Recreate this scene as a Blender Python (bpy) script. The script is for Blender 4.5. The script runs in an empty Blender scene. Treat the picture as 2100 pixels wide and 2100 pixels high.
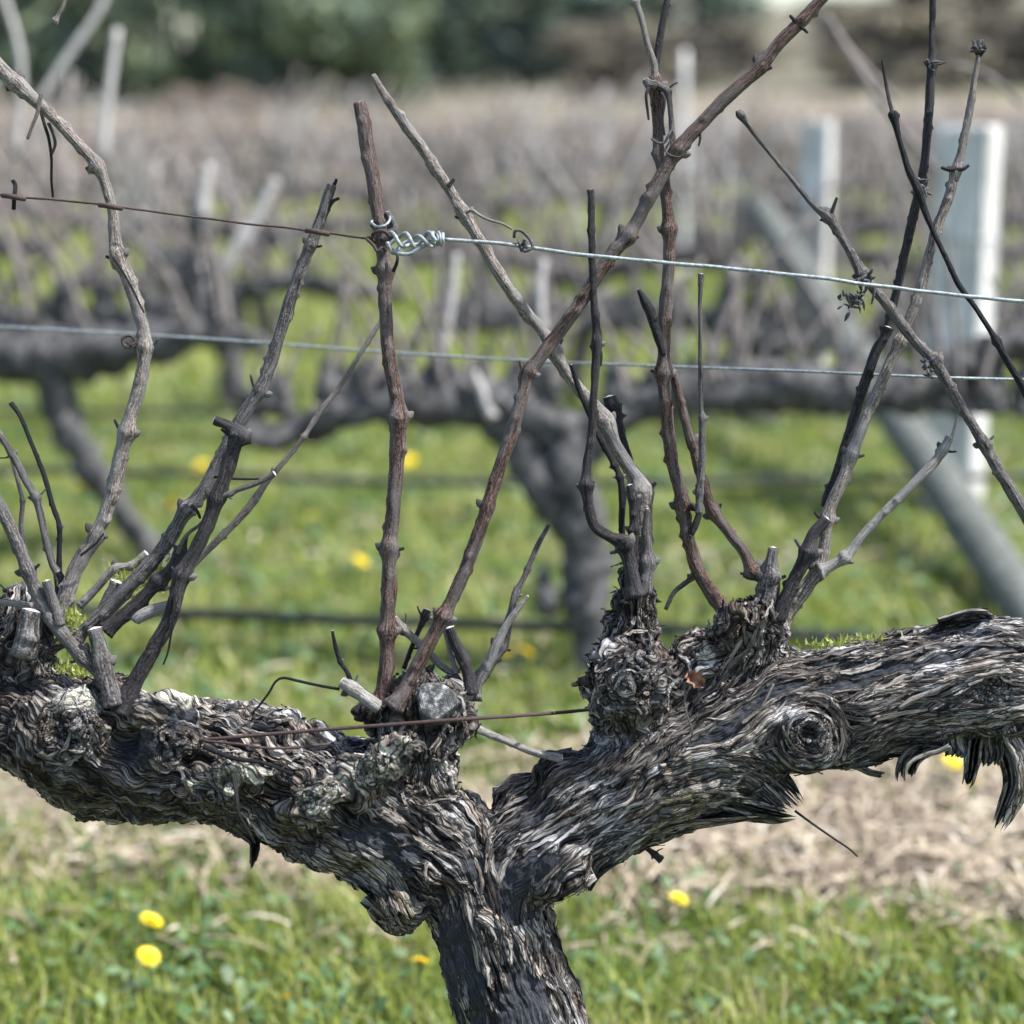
import bpy, math, random
import numpy as np
from mathutils import Vector, kdtree
from mathutils.bvhtree import BVHTree

R = math.radians
rng = np.random.default_rng(7)
random.seed(7)
SC = bpy.context.scene
COL = SC.collection

# ------------------------------------------------------------------ camera
CAM_H, PITCH, FPX = 1.2, R(12.3), 4000.0
cam_data = bpy.data.cameras.new("camera")
cam = bpy.data.objects.new("camera", cam_data)
COL.objects.link(cam)
cam.location = (0, 0, CAM_H)
cam.rotation_euler = (R(90) - PITCH, 0, 0)
cam_data.sensor_width = 36
cam_data.lens = 36 * FPX / 2100
cam_data.clip_start = 0.05
cam_data.clip_end = 2000
D0 = 1.85                                   # camera depth of the sharp vine
cam_data.dof.use_dof = True
cam_data.dof.focus_distance = D0 - 0.02
cam_data.dof.aperture_fstop = 2.7
SC.camera = cam

# ------------------------------------------------------------------ sky, sun
SUN_DIR = Vector((0.50, -0.06, 0.83)).normalized()
elev = math.asin(SUN_DIR.z)
azim = math.atan2(SUN_DIR.x, SUN_DIR.y)
world = bpy.data.worlds.new("World")
SC.world = world
world.use_nodes = True
wn = world.node_tree
bg = wn.nodes["Background"]
sky = wn.nodes.new("ShaderNodeTexSky")
sky.sky_type = 'NISHITA'
sky.sun_disc = False
sky.sun_elevation = elev
sky.sun_rotation = azim
sky.air_density = 1.0
sky.dust_density = 1.5
sky.ozone_density = 0.8
wn.links.new(sky.outputs[0], bg.inputs[0])
bg.inputs[1].default_value = 0.13
sun_data = bpy.data.lights.new("sun", 'SUN')
sun_data.energy = 4.0
sun_data.angle = R(2.0)
sun_data.color = (1.0, 0.985, 0.965)
sun = bpy.data.objects.new("sun", sun_data)
COL.objects.link(sun)
sun.rotation_euler = SUN_DIR.to_track_quat('Z', 'Y').to_euler()
SC.view_settings.view_transform = 'Standard'
SC.view_settings.look = 'None'
SC.view_settings.exposure = 1.3
SC.view_settings.gamma = 1.0
SC.view_settings.use_curve_mapping = False
SC.render.engine = 'CYCLES'
SC.cycles.max_bounces = 5
SC.cycles.diffuse_bounces = 3
SC.cycles.use_denoising = True

# ------------------------------------------------------------------ helpers
FWD = np.array([0, math.cos(PITCH), -math.sin(PITCH)])
UP = np.array([0, math.sin(PITCH), math.cos(PITCH)])
RT = np.array([1.0, 0, 0])
CP = np.array([0, 0, CAM_H])
K = 2100.0 / 1932.0                         # the photograph was measured at 1932 px
MM = K * D0 / FPX                           # metres for one measured px at depth D0


def at(x, y, dd=0.0, d=None):
    """measured point (x, y) at camera depth D0 + dd (or d)"""
    d = D0 + dd if d is None else d
    return CP + FWD * d + RT * ((x * K - 1050) / FPX * d) - UP * ((y * K - 1050) / FPX * d)


def on_ground(x, y, z=0.0):
    r = FWD + RT * ((x * K - 1050) / FPX) - UP * ((y * K - 1050) / FPX)
    t = (z - CAM_H) / r[2]
    return CP + r * t


def _hash(ix, iy, iz, seed):
    h = (ix.astype(np.uint32) * np.uint32(0x8da6b343)) ^ (iy.astype(np.uint32) * np.uint32(0xd8163841)) \
        ^ (iz.astype(np.uint32) * np.uint32(0xcb1ab31f)) ^ np.uint32((seed * 0x9e3779b1) & 0xffffffff)
    h ^= h >> np.uint32(15)
    h *= np.uint32(0x2c1b3c6d)
    h ^= h >> np.uint32(12)
    h *= np.uint32(0x297a2d39)
    h ^= h >> np.uint32(15)
    return h


def pnoise(p, seed=0):
    p = np.asarray(p, dtype=np.float64)
    i = np.floor(p).astype(np.int64)
    f = (p - i).astype(np.float32)
    u = f * f * f * (f * (f * 6 - 15) + 10)
    out = np.zeros(len(p), np.float32)
    for dx in (0, 1):
        wx = u[:, 0] if dx else 1 - u[:, 0]
        for dy in (0, 1):
            wy = u[:, 1] if dy else 1 - u[:, 1]
            for dz in (0, 1):
                wz = u[:, 2] if dz else 1 - u[:, 2]
                h = _hash(i[:, 0] + dx, i[:, 1] + dy, i[:, 2] + dz, seed)
                gx = (h & np.uint32(1023)).astype(np.float32) / 511.5 - 1
                gy = ((h >> np.uint32(10)) & np.uint32(1023)).astype(np.float32) / 511.5 - 1
                gz = ((h >> np.uint32(20)) & np.uint32(1023)).astype(np.float32) / 511.5 - 1
                out += wx * wy * wz * (gx * (f[:, 0] - dx) + gy * (f[:, 1] - dy) + gz * (f[:, 2] - dz))
    return out * 1.3


def voronoi(p, seed=0):
    i = np.floor(p).astype(np.int64)
    f = (p - i).astype(np.float32)
    n = len(p)
    f1 = np.full(n, 9.0, np.float32); f2 = np.full(n, 9.0, np.float32); cr = np.zeros(n, np.float32)
    for dx in (-1, 0, 1):
        for dy in (-1, 0, 1):
            for dz in (-1, 0, 1):
                h = _hash(i[:, 0] + dx, i[:, 1] + dy, i[:, 2] + dz, seed)
                rx = (h & np.uint32(1023)).astype(np.float32) / 1023
                ry = ((h >> np.uint32(10)) & np.uint32(1023)).astype(np.float32) / 1023
                rz = ((h >> np.uint32(20)) & np.uint32(1023)).astype(np.float32) / 1023
                d = np.sqrt((dx + rx - f[:, 0]) ** 2 + (dy + ry - f[:, 1]) ** 2 + (dz + rz - f[:, 2]) ** 2)
                closer = d < f1
                f2 = np.where(closer, f1, np.minimum(f2, d))
                f1 = np.where(closer, d, f1)
                cr = np.where(closer, (h >> np.uint32(8) & np.uint32(255)).astype(np.float32) / 255, cr)
    return f1, f2, cr


def sstep(a, b, x):
    t = np.clip((x - a) / (b - a), 0, 1)
    return t * t * (3 - 2 * t)


def tag(o, label=None, cat=None, group=None, kind=None):
    if label: o['label'] = label
    if cat: o['category'] = cat
    if group: o['group'] = group
    if kind: o['kind'] = kind
    return o


def empty(name, loc, label, cat, group=None):
    o = bpy.data.objects.new(name, None)
    o.empty_display_size = 0.05
    COL.objects.link(o)
    o.location = Vector(loc)
    return tag(o, label, cat, group)


def wloc(o):
    v = np.zeros(3)
    while o is not None:
        v += np.array(o.location); o = o.parent
    return v


def mesh_obj(name, verts, faces, mat, parent=None, attrs=None, smooth=True, origin=None, mats=None, mat_idx=None):
    """verts in world metres; the object keeps its origin at its parent's origin (or origin)."""
    verts = np.asarray(verts, dtype=np.float64)
    o_loc = wloc(parent) if parent is not None else (np.zeros(3) if origin is None else np.asarray(origin, float))
    me = bpy.data.meshes.new(name)
    v = (verts - o_loc)
    if isinstance(faces, np.ndarray):
        nf, k = faces.shape
        me.vertices.add(len(v)); me.vertices.foreach_set('co', v.astype(np.float32).ravel())
        me.loops.add(nf * k); me.loops.foreach_set('vertex_index', faces.astype(np.int32).ravel())
        me.polygons.add(nf); me.polygons.foreach_set('loop_start', np.arange(0, nf * k, k, dtype=np.int32))
        me.update(calc_edges=True)
    else:
        me.from_pydata(v.tolist(), [], faces); me.update()
    for m in (mats or [mat]):
        me.materials.append(m)
    if mat_idx is not None:
        me.polygons.foreach_set('material_index', np.asarray(mat_idx, np.int32))
    if smooth:
        me.polygons.foreach_set('use_smooth', np.ones(len(me.polygons), bool))
    for k, a in (attrs or {}).items():
        a = np.asarray(a, np.float32)
        if a.ndim == 1:
            me.attributes.new(k, 'FLOAT', 'POINT').data.foreach_set('value', a)
        else:
            me.attributes.new(k, 'FLOAT_VECTOR', 'POINT').data.foreach_set('vector', a.ravel())
    o = bpy.data.objects.new(name, me)
    COL.objects.link(o)
    if parent is not None:
        o.parent = parent
    else:
        o.location = Vector(o_loc)
    return o


def catmull(P, n_per):
    """resample rows of P (any width) through a centripetal-like Catmull-Rom"""
    P = np.asarray(P, float)
    if len(P) == 2:
        t = np.linspace(0, 1, n_per + 1)[:, None]
        return P[0] * (1 - t) + P[1] * t
    Q = np.vstack([2 * P[0] - P[1], P, 2 * P[-1] - P[-2]])
    out = []
    for i in range(1, len(Q) - 2):
        p0, p1, p2, p3 = Q[i - 1], Q[i], Q[i + 1], Q[i + 2]
        for t in np.linspace(0, 1, n_per, endpoint=False):
            out.append(0.5 * ((2 * p1) + (-p0 + p2) * t + (2 * p0 - 5 * p1 + 4 * p2 - p3) * t * t
                              + (-p0 + 3 * p1 - 3 * p2 + p3) * t ** 3))
    out.append(Q[-2])
    return np.array(out)


def resample(C, step):
    """C rows (x,y,z,r,...) resampled at even spacing"""
    seg = np.linalg.norm(np.diff(C[:, :3], axis=0), axis=1)
    s = np.concatenate([[0], np.cumsum(seg)])
    n = max(2, int(s[-1] / step) + 1)
    t = np.linspace(0, s[-1], n)
    return np.stack([np.interp(t, s, C[:, j]) for j in range(C.shape[1])], 1), t


def frames(C):
    T = np.gradient(C[:, :3], axis=0)
    T /= np.linalg.norm(T, axis=1)[:, None] + 1e-12
    N = np.zeros_like(T)
    a = np.array([0.3, -1.0, 0.2])
    n = a - T[0] * a.dot(T[0]); n /= np.linalg.norm(n)
    for i in range(len(T)):
        n = n - T[i] * n.dot(T[i]); n /= np.linalg.norm(n) + 1e-12
        N[i] = n
    return T, N, np.cross(T, N)


def tube(C, sides=12, wob=0.0, seed=0, round_end=0.0, step=None, s_scale=1.0):
    """closed tube round rows (x,y,z,r). returns verts, faces(list), gc attribute"""
    if step:
        C, s = resample(C, step)
    else:
        s = np.concatenate([[0], np.cumsum(np.linalg.norm(np.diff(C[:, :3], axis=0), axis=1))])
    T, N, B = frames(C)
    th = np.linspace(0, 2 * np.pi, sides, endpoint=False)
    c, sn = np.cos(th), np.sin(th)
    m = len(C)
    dirs = N[:, None, :] * c[None, :, None] + B[:, None, :] * sn[None, :, None]
    rr = np.repeat(C[:, 3:4], sides, 1)
    gc = np.stack([np.repeat(s[:, None], sides, 1), np.tile(c, (m, 1)), np.tile(sn, (m, 1))], -1)
    if wob:
        q = gc.reshape(-1, 3) * np.array([45.0, 1.1, 1.1]) + seed * 7.3
        q2 = gc.reshape(-1, 3) * np.array([130.0, 2.6, 2.6]) + seed * 3.1
        w = pnoise(q, 3).reshape(m, sides) * wob + pnoise(q2, 5).reshape(m, sides) * wob * 0.6
        rr = rr * (1 + w)
    V = C[:, None, :3] + dirs * rr[:, :, None]
    V = V.reshape(-1, 3); gc = gc.reshape(-1, 3)
    F = []
    for i in range(m - 1):
        a = i * sides; b = a + sides
        for j in range(sides):
            k = (j + 1) % sides
            F.append((a + j, a + k, b + k, b + j))
    nb = len(V)
    V = np.vstack([V, C[0, :3] - T[0] * C[0, 3] * round_end, C[-1, :3] + T[-1] * C[-1, 3] * round_end])
    gc = np.vstack([gc, [s[0], 0, 0], [s[-1], 0, 0]])
    for j in range(sides):
        k = (j + 1) % sides
        F.append((nb, k, j))
        F.append((nb + 1, (m - 1) * sides + j, (m - 1) * sides + k))
    return V, F, gc


class MB:
    def __init__(self): self.v = []; self.f = []; self.a = []; self.n = 0

    def add(self, V, F, gc=None):
        V = np.asarray(V, float)
        self.f += [tuple(i + self.n for i in f) for f in F]
        self.v.append(V); self.n += len(V)
        self.a.append(np.zeros((len(V), 3)) if gc is None else gc)

    def build(self, name, mat, parent=None, origin=None, **kw):
        return mesh_obj(name, np.vstack(self.v), self.f, mat, parent, {'gc': np.vstack(self.a)}, origin=origin, **kw)


# ------------------------------------------------------------------ materials
def mat_new(name):
    m = bpy.data.materials.new(name); m.use_nodes = True
    nt = m.node_tree
    return m, nt, nt.nodes['Principled BSDF']


def ramp(nt, stops, fac):
    n = nt.nodes.new('ShaderNodeValToRGB')
    els = n.color_ramp.elements
    els[0].position, els[0].color = stops[0][0], (*stops[0][1], 1)
    els[1].position, els[1].color = stops[-1][0], (*stops[-1][1], 1)
    for p, c in stops[1:-1]:
        e = els.new(p); e.color = (*c, 1)
    nt.links.new(fac, n.inputs[0])
    return n.outputs[0]


def noise(nt, vec, scale, detail=4, rough=0.6, mul=None):
    if mul is not None:
        mp = nt.nodes.new('ShaderNodeMapping'); mp.inputs['Scale'].default_value = mul
        nt.links.new(vec, mp.inputs[0]); vec = mp.outputs[0]
    n = nt.nodes.new('ShaderNodeTexNoise')
    n.inputs['Scale'].default_value = scale; n.inputs['Detail'].default_value = detail
    n.inputs['Roughness'].default_value = rough
    nt.links.new(vec, n.inputs['Vector'])
    return n.outputs[0]


def attr(nt, name, vec=False):
    n = nt.nodes.new('ShaderNodeAttribute'); n.attribute_name = name
    return n.outputs['Vector' if vec else 'Fac']


def mixc(nt, fac, a, b, mode='MIX'):
    n = nt.nodes.new('ShaderNodeMix'); n.data_type = 'RGBA'; n.blend_type = mode
    for sock, val in ((n.inputs[0], fac), (n.inputs[6], a), (n.inputs[7], b)):
        if isinstance(val, (float, int)): sock.default_value = val
        elif isinstance(val, tuple): sock.default_value = (*val, 1)
        else: nt.links.new(val, sock)
    return n.outputs[2]


def math_(nt, op, a, b=None, clamp=False):
    n = nt.nodes.new('ShaderNodeMath'); n.operation = op; n.use_clamp = clamp
    for sock, val in zip(n.inputs, (a, b)):
        if val is None: continue
        if isinstance(val, (float, int)): sock.default_value = val
        else: nt.links.new(val, sock)
    return n.outputs[0]


def maprange(nt, v, a, b, c=0.0, d=1.0):
    n = nt.nodes.new('ShaderNodeMapRange')
    n.inputs[1].default_value = a; n.inputs[2].default_value = b
    n.inputs[3].default_value = c; n.inputs[4].default_value = d
    nt.links.new(v, n.inputs[0])
    return n.outputs[0]


def bump(nt, bsdf, height, strength, dist):
    b = nt.nodes.new('ShaderNodeBump')
    b.inputs['Strength'].default_value = strength; b.inputs['Distance'].default_value = dist
    nt.links.new(height, b.inputs['Height']); nt.links.new(b.outputs[0], bsdf.inputs['Normal'])


def cane_material(name, dark, mid, pale, streak=0.55, rough=0.6, grey=(0.30, 0.28, 0.26)):
    m, nt, bs = mat_new(name)
    gc = attr(nt, 'gc', True)
    n1 = noise(nt, gc, 1.0, 5, 0.65, (60, 5.0, 5.0))           # long streaks
    n2 = noise(nt, gc, 1.0, 3, 0.6, (380, 6.0, 6.0))           # speckle
    n3 = noise(nt, gc, 1.0, 3, 0.6, (16, 0.8, 0.8))            # broad patches
    f = math_(nt, 'ADD', math_(nt, 'MULTIPLY', n1, streak), math_(nt, 'MULTIPLY', n2, 1 - streak))
    c = ramp(nt, [(0.39, dark), (0.5, mid), (0.60, pale)], f)
    c = mixc(nt, maprange(nt, n3, 0.46, 0.62, 0, 0.75), c, mixc(nt, n1, tuple(x * 0.5 for x in grey), grey))
    nt.links.new(c, bs.inputs['Base Color'])
    bs.inputs['Roughness'].default_value = rough
    bs.inputs['Specular IOR Level'].default_value = 0.12
    bump(nt, bs, f, 1.0, 0.004)
    return m


M_cane = {
    'brown': cane_material('cane_brown', (0.0176, 0.0112, 0.0096), (0.0680, 0.0416, 0.0328), (0.1840, 0.1280, 0.1040), grey=(0.1600, 0.1480, 0.1440)),
    'tan': cane_material('cane_tan', (0.042, 0.035, 0.030), (0.155, 0.130, 0.110), (0.38, 0.34, 0.30), grey=(0.26, 0.25, 0.24)),
    'grey': cane_material('cane_grey', (0.017, 0.015, 0.015), (0.072, 0.063, 0.060), (0.23, 0.21, 0.20), grey=(0.19, 0.185, 0.18)),
    'dark': cane_material('cane_dark', (0.0080, 0.0072, 0.0080), (0.0240, 0.0208, 0.0216), (0.0800, 0.0720, 0.0720), grey=(0.0640, 0.0616, 0.0640)),
    'pale': cane_material('cane_pale', (0.0800, 0.0704, 0.0640), (0.2560, 0.2360, 0.2120), (0.4160, 0.3920, 0.3600), grey=(0.2880, 0.2800, 0.2720)),
    'black': cane_material('cane_black', (0.0048, 0.0048, 0.0064), (0.0128, 0.0128, 0.0152), (0.0480, 0.0480, 0.0504), grey=(0.0320, 0.0320, 0.0360)),
}


def plain(name, col, rough=0.7, metal=0.0, var=0.35, scale=60, bmp=0.0, sss=None):
    m, nt, bs = mat_new(name)
    tc = nt.nodes.new('ShaderNodeTexCoord')
    n = noise(nt, tc.outputs['Object'], scale, 4, 0.6)
    c = ramp(nt, [(0.3, tuple(x * (1 - var) for x in col)), (0.7, tuple(min(1, x * (1 + var)) for x in col))], n)
    nt.links.new(c, bs.inputs['Base Color'])
    bs.inputs['Roughness'].default_value = rough; bs.inputs['Metallic'].default_value = metal
    if bmp: bump(nt, bs, n, bmp, 0.002)
    return m


M_cut = plain('cut_wood', (0.52, 0.50, 0.45), 0.8, var=0.3, scale=400, bmp=0.4)
M_galv = plain('galvanised_steel', (0.23, 0.26, 0.265), 0.65, 0.35, 0.5, 300)
M_rust = plain('rusty_steel', (0.05, 0.03, 0.027), 0.85, 0.1, 0.5, 500, 0.4)
M_hose = plain('black_hose', (0.014, 0.016, 0.018), 0.5, 0, 0.3, 40)
M_dead = plain('dead_flower', (0.05, 0.05, 0.052), 0.8, 0, 0.9, 500, 0.3)
M_leafdry = plain('dry_leaf', (0.26, 0.14, 0.09), 0.8, 0, 0.5, 200, 0.3)
M_petal = plain('dandelion_petal', (0.80, 0.60, 0.004), 0.6, 0, 0.12, 300)
M_stem = plain('dandelion_stem', (0.16, 0.22, 0.06), 0.6, 0, 0.2, 100)


def vor_edge(nt, vec, mul, rnd=1.0):
    mp = nt.nodes.new('ShaderNodeMapping'); mp.inputs['Scale'].default_value = mul
    nt.links.new(vec, mp.inputs[0])
    v = nt.nodes.new('ShaderNodeTexVoronoi'); v.feature = 'DISTANCE_TO_EDGE'
    v.inputs['Scale'].default_value = 1.0; v.inputs['Randomness'].default_value = rnd
    nt.links.new(mp.outputs[0], v.inputs['Vector'])
    v2 = nt.nodes.new('ShaderNodeTexVoronoi'); v2.feature = 'F1'
    v2.inputs['Scale'].default_value = 1.0; v2.inputs['Randomness'].default_value = rnd
    nt.links.new(mp.outputs[0], v2.inputs['Vector'])
    sep = nt.nodes.new('ShaderNodeSeparateColor'); nt.links.new(v2.outputs['Color'], sep.inputs[0])
    return v.outputs['Distance'], sep.outputs[0]


def bark_material():
    m, nt, bs = mat_new('old_vine_bark')
    h = attr(nt, 'h'); bare = attr(nt, 'bare'); lich = attr(nt, 'lichen'); moss = attr(nt, 'moss')
    gc0 = attr(nt, 'gc', True)
    # wander the grain a little so the fibres are wavy
    wv = nt.nodes.new('ShaderNodeTexNoise'); wv.inputs['Scale'].default_value = 60; wv.inputs['Detail'].default_value = 2
    nt.links.new(gc0, wv.inputs['Vector'])
    sub = nt.nodes.new('ShaderNodeVectorMath'); sub.operation = 'SUBTRACT'; sub.inputs[1].default_value = (0.5, 0.5, 0.5)
    nt.links.new(wv.outputs['Color'], sub.inputs[0])
    mul = nt.nodes.new('ShaderNodeVectorMath'); mul.operation = 'MULTIPLY'; mul.inputs[1].default_value = (0.004, 0.006, 0.006)
    nt.links.new(sub.outputs[0], mul.inputs[0])
    add = nt.nodes.new('ShaderNodeVectorMath'); add.operation = 'ADD'
    nt.links.new(gc0, add.inputs[0]); nt.links.new(mul.outputs[0], add.inputs[1])
    gc = add.outputs[0]
    e1, r1 = vor_edge(nt, gc, (13, 190, 190))
    e2, r2 = vor_edge(nt, gc, (26, 470, 470))
    n1 = noise(nt, gc, 1.0, 4, 0.7, (60, 900, 900))
    n2 = noise(nt, gc, 1.0, 3, 0.6, (14, 60, 60))
    geo = nt.nodes.new('ShaderNodeNewGeometry')
    n4 = noise(nt, geo.outputs['Position'], 900, 3, 0.6)
    n5 = noise(nt, geo.outputs['Position'], 16, 3, 0.6)
    c1 = maprange(nt, e1, 0.0, 0.11)
    c2 = maprange(nt, e2, 0.0, 0.14)
    notbare = math_(nt, 'SUBTRACT', 1.0, math_(nt, 'MULTIPLY', bare, 0.8))
    fib = math_(nt, 'MULTIPLY', math_(nt, 'POWER', c1, 0.7), math_(nt, 'ADD', math_(nt, 'MULTIPLY', c2, 0.38), 0.62))
    lay = math_(nt, 'ADD', math_(nt, 'MULTIPLY', r1, 0.30), math_(nt, 'MULTIPLY', r2, 0.18))
    v = math_(nt, 'ADD', math_(nt, 'MULTIPLY', h, 0.50), lay)
    v = math_(nt, 'ADD', v, math_(nt, 'MULTIPLY', math_(nt, 'SUBTRACT', n1, 0.5), 0.36))
    v = math_(nt, 'MULTIPLY', v, math_(nt, 'ADD', math_(nt, 'MULTIPLY', fib, 0.8), 0.2))
    c = ramp(nt, [(0.10, (0.010, 0.009, 0.010)), (0.28, (0.038, 0.034, 0.033)), (0.48, (0.105, 0.096, 0.088)),
                  (0.80, (0.34, 0.325, 0.305))], v)
    warm = mixc(nt, maprange(nt, n2, 0.42, 0.7), (1.0, 1.0, 1.0), (1.05, 0.88, 0.72))
    c = mixc(nt, 1.0, c, warm, 'MULTIPLY')
    silver_highlight = ramp(nt, [(0.12, (0.02, 0.02, 0.022)), (0.40, (0.22, 0.22, 0.225)), (0.66, (0.60, 0.60, 0.60))], v)
    sil_ = math_(nt, 'MAXIMUM', maprange(nt, n5, 0.52, 0.68, 0, 0.55), attr(nt, 'silver_highlight'))  # random silvery tone, plus highlights painted into the bark colour
    c = mixc(nt, sil_, c, silver_highlight)
    bw = ramp(nt, [(0.32, (0.012, 0.013, 0.016)), (0.55, (0.034, 0.036, 0.042)), (0.76, (0.16, 0.16, 0.165))], n1)
    c = mixc(nt, bare, c, bw)
    lc = mixc(nt, c1, (0.06, 0.055, 0.04), ramp(nt, [(0.35, (0.24, 0.235, 0.19)), (0.6, (0.66, 0.63, 0.52))], n4))
    c = mixc(nt, lich, c, lc)
    mc = mixc(nt, c1, (0.015, 0.017, 0.006), ramp(nt, [(0.3, (0.04, 0.043, 0.012)), (0.7, (0.17, 0.175, 0.05))], n4))
    c = mixc(nt, moss, c, mc)
    nt.links.new(c, bs.inputs['Base Color'])
    bs.inputs['Roughness'].default_value = 0.72
    bs.inputs['Specular IOR Level'].default_value = 0.12
    hgt = math_(nt, 'ADD', math_(nt, 'MULTIPLY', math_(nt, 'ADD', math_(nt, 'MULTIPLY', fib, 1.0), lay), notbare), math_(nt, 'MULTIPLY', n1, 0.35))
    bump(nt, bs, hgt, 1.0, 0.0024)
    return m


M_bark = bark_material()


def backbark(name, dark, pale):
    m, nt, bs = mat_new(name)
    tc = nt.nodes.new('ShaderNodeTexCoord')
    n = noise(nt, tc.outputs['Object'], 45, 5, 0.7)
    c = ramp(nt, [(0.35, dark), (0.68, pale)], n)
    nt.links.new(c, bs.inputs['Base Color']); bs.inputs['Roughness'].default_value = 0.8
    bs.inputs['Specular IOR Level'].default_value = 0.12
    bump(nt, bs, n, 0.8, 0.01)
    return m


M_backbark = backbark('far_vine_bark', (0.008, 0.008, 0.009), (0.17, 0.165, 0.16))
M_backcane = backbark('far_cane_bark', (0.11, 0.093, 0.086), (0.30, 0.265, 0.245))
M_farbark = backbark('receding_vine_bark', (0.05, 0.045, 0.043), (0.18, 0.16, 0.15))
M_farcane = backbark('receding_cane_bark', (0.16, 0.128, 0.112), (0.38, 0.32, 0.28))
M_palecane = backbark('far_pale_cane', (0.33, 0.31, 0.29), (0.55, 0.52, 0.49))
def post_material():
    m, nt, bs = mat_new('weathered_post')
    tc = nt.nodes.new('ShaderNodeTexCoord')
    n = noise(nt, tc.outputs['Object'], 1.0, 5, 0.7, (60, 60, 4)); n2 = noise(nt, tc.outputs['Object'], 5, 4, 0.65)
    c = ramp(nt, [(0.36, (0.25, 0.24, 0.22)), (0.5, (0.60, 0.58, 0.545)), (0.7, (0.80, 0.78, 0.74))], n)
    c = mixc(nt, maprange(nt, n2, 0.5, 0.7, 0, 0.6), c, (0.30, 0.31, 0.27))
    nt.links.new(c, bs.inputs['Base Color']); bs.inputs['Roughness'].default_value = 0.8
    bump(nt, bs, n, 0.8, 0.006)
    return m


M_post = post_material()
M_strut = backbark('mossy_strut', (0.05, 0.058, 0.045), (0.19, 0.195, 0.18))


def tint_material(name, stops, rough=0.6, trans=0.0, spec=0.3):
    m, nt, bs = mat_new(name)
    c = ramp(nt, stops, attr(nt, 'tint'))
    nt.links.new(c, bs.inputs['Base Color'])
    bs.inputs['Roughness'].default_value = rough
    bs.inputs['Specular IOR Level'].default_value = spec
    if trans:
        out = nt.nodes['Material Output']
        tr = nt.nodes.new('ShaderNodeBsdfTranslucent'); mx = nt.nodes.new('ShaderNodeMixShader')
        nt.links.new(c, tr.inputs[0]); mx.inputs[0].default_value = trans
        nt.links.new(bs.outputs[0], mx.inputs[1]); nt.links.new(tr.outputs[0], mx.inputs[2])
        nt.links.new(mx.outputs[0], out.inputs[0])
    return m


M_grass = tint_material('grass_blades', [(0.0, (0.055, 0.095, 0.02)), (0.3, (0.15, 0.215, 0.034)), (0.55, (0.28, 0.335, 0.06)),
                                         (0.78, (0.36, 0.38, 0.10)), (1.0, (0.50, 0.44, 0.24))], 0.5, 0.4, 0.4)
M_weed = tint_material('weed_leaves', [(0.0, (0.03, 0.065, 0.025)), (0.5, (0.085, 0.155, 0.05)), (1.0, (0.22, 0.29, 0.15))], 0.5, 0.25, 0.4)
M_straw = tint_material('dry_straw', [(0.0, (0.10, 0.075, 0.055)), (0.4, (0.26, 0.20, 0.145)), (0.75, (0.46, 0.38, 0.27)), (1.0, (0.62, 0.56, 0.46))], 0.7, 0.15)
M_crown = tint_material('conifer_leaves', [(0.0, (0.05, 0.075, 0.07)), (0.5, (0.10, 0.14, 0.09)), (1.0, (0.20, 0.24, 0.12))], 0.6, 0.15)  # distance haze put into the leaf colour as a bluish lift
M_scrub = tint_material('brown_scrub_leaves', [(0.0, (0.075, 0.07, 0.065)), (0.5, (0.15, 0.13, 0.10)), (1.0, (0.27, 0.235, 0.155))], 0.7, 0.1)

# ================================================================== GROUND AND FAR LAND
def ground_material():
    m, nt, bs = mat_new('vineyard_ground')
    geo = nt.nodes.new('ShaderNodeNewGeometry'); P = geo.outputs['Position']
    sep = nt.nodes.new('ShaderNodeSeparateXYZ'); nt.links.new(P, sep.inputs[0])
    nf = noise(nt, P, 38, 4, 0.7); nm = noise(nt, P, 3.2, 4, 0.65); nb = noise(nt, P, 0.22, 4, 0.6); ns = noise(nt, P, 0.05, 3, 0.6)
    soil = ramp(nt, [(0.3, (0.045, 0.037, 0.03)), (0.7, (0.16, 0.13, 0.105))], nf)
    green = ramp(nt, [(0.3, (0.05, 0.09, 0.018)), (0.7, (0.16, 0.21, 0.045))], nf)
    near = mixc(nt, maprange(nt, nm, 0.40, 0.60), soil, green)
    tan = ramp(nt, [(0.3, (0.22, 0.17, 0.135)), (0.55, (0.33, 0.26, 0.20)), (0.75, (0.38, 0.315, 0.23))], nb)
    fgreen = ramp(nt, [(0.3, (0.13, 0.15, 0.05)), (0.7, (0.26, 0.25, 0.09))], nb)
    far = mixc(nt, maprange(nt, ns, 0.46, 0.58), tan, fgreen)
    far = mixc(nt, maprange(nt, sep.outputs[1], 62.0, 100.0), far, ramp(nt, [(0.35, (0.075, 0.08, 0.05)), (0.6, (0.15, 0.13, 0.09))], nb))
    c = mixc(nt, maprange(nt, sep.outputs[1], 13.0, 30.0), near, far)
    nt.links.new(c, bs.inputs['Base Color']); bs.inputs['Roughness'].default_value = 0.9
    bs.inputs['Specular IOR Level'].default_value = 0.2
    bump(nt, bs, nf, 0.8, 0.02)
    return m


M_ground = ground_material()


def ground_z(x, y):
    x = np.asarray(x, float); y = np.asarray(y, float)
    s = np.clip((y - 60) / 120, 0, 1)
    rise = 8.9 * s ** 1.5 * (0.22 + 0.82 * sstep(-6, 30, x))
    p = np.stack([x * 1.3, y * 1.3, x * 0], -1).reshape(-1, 3)
    bumps = 0.018 * pnoise(p, 61).reshape(x.shape)
    return rise + bumps * np.clip((y - 1) / 2, 0, 1)


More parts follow.
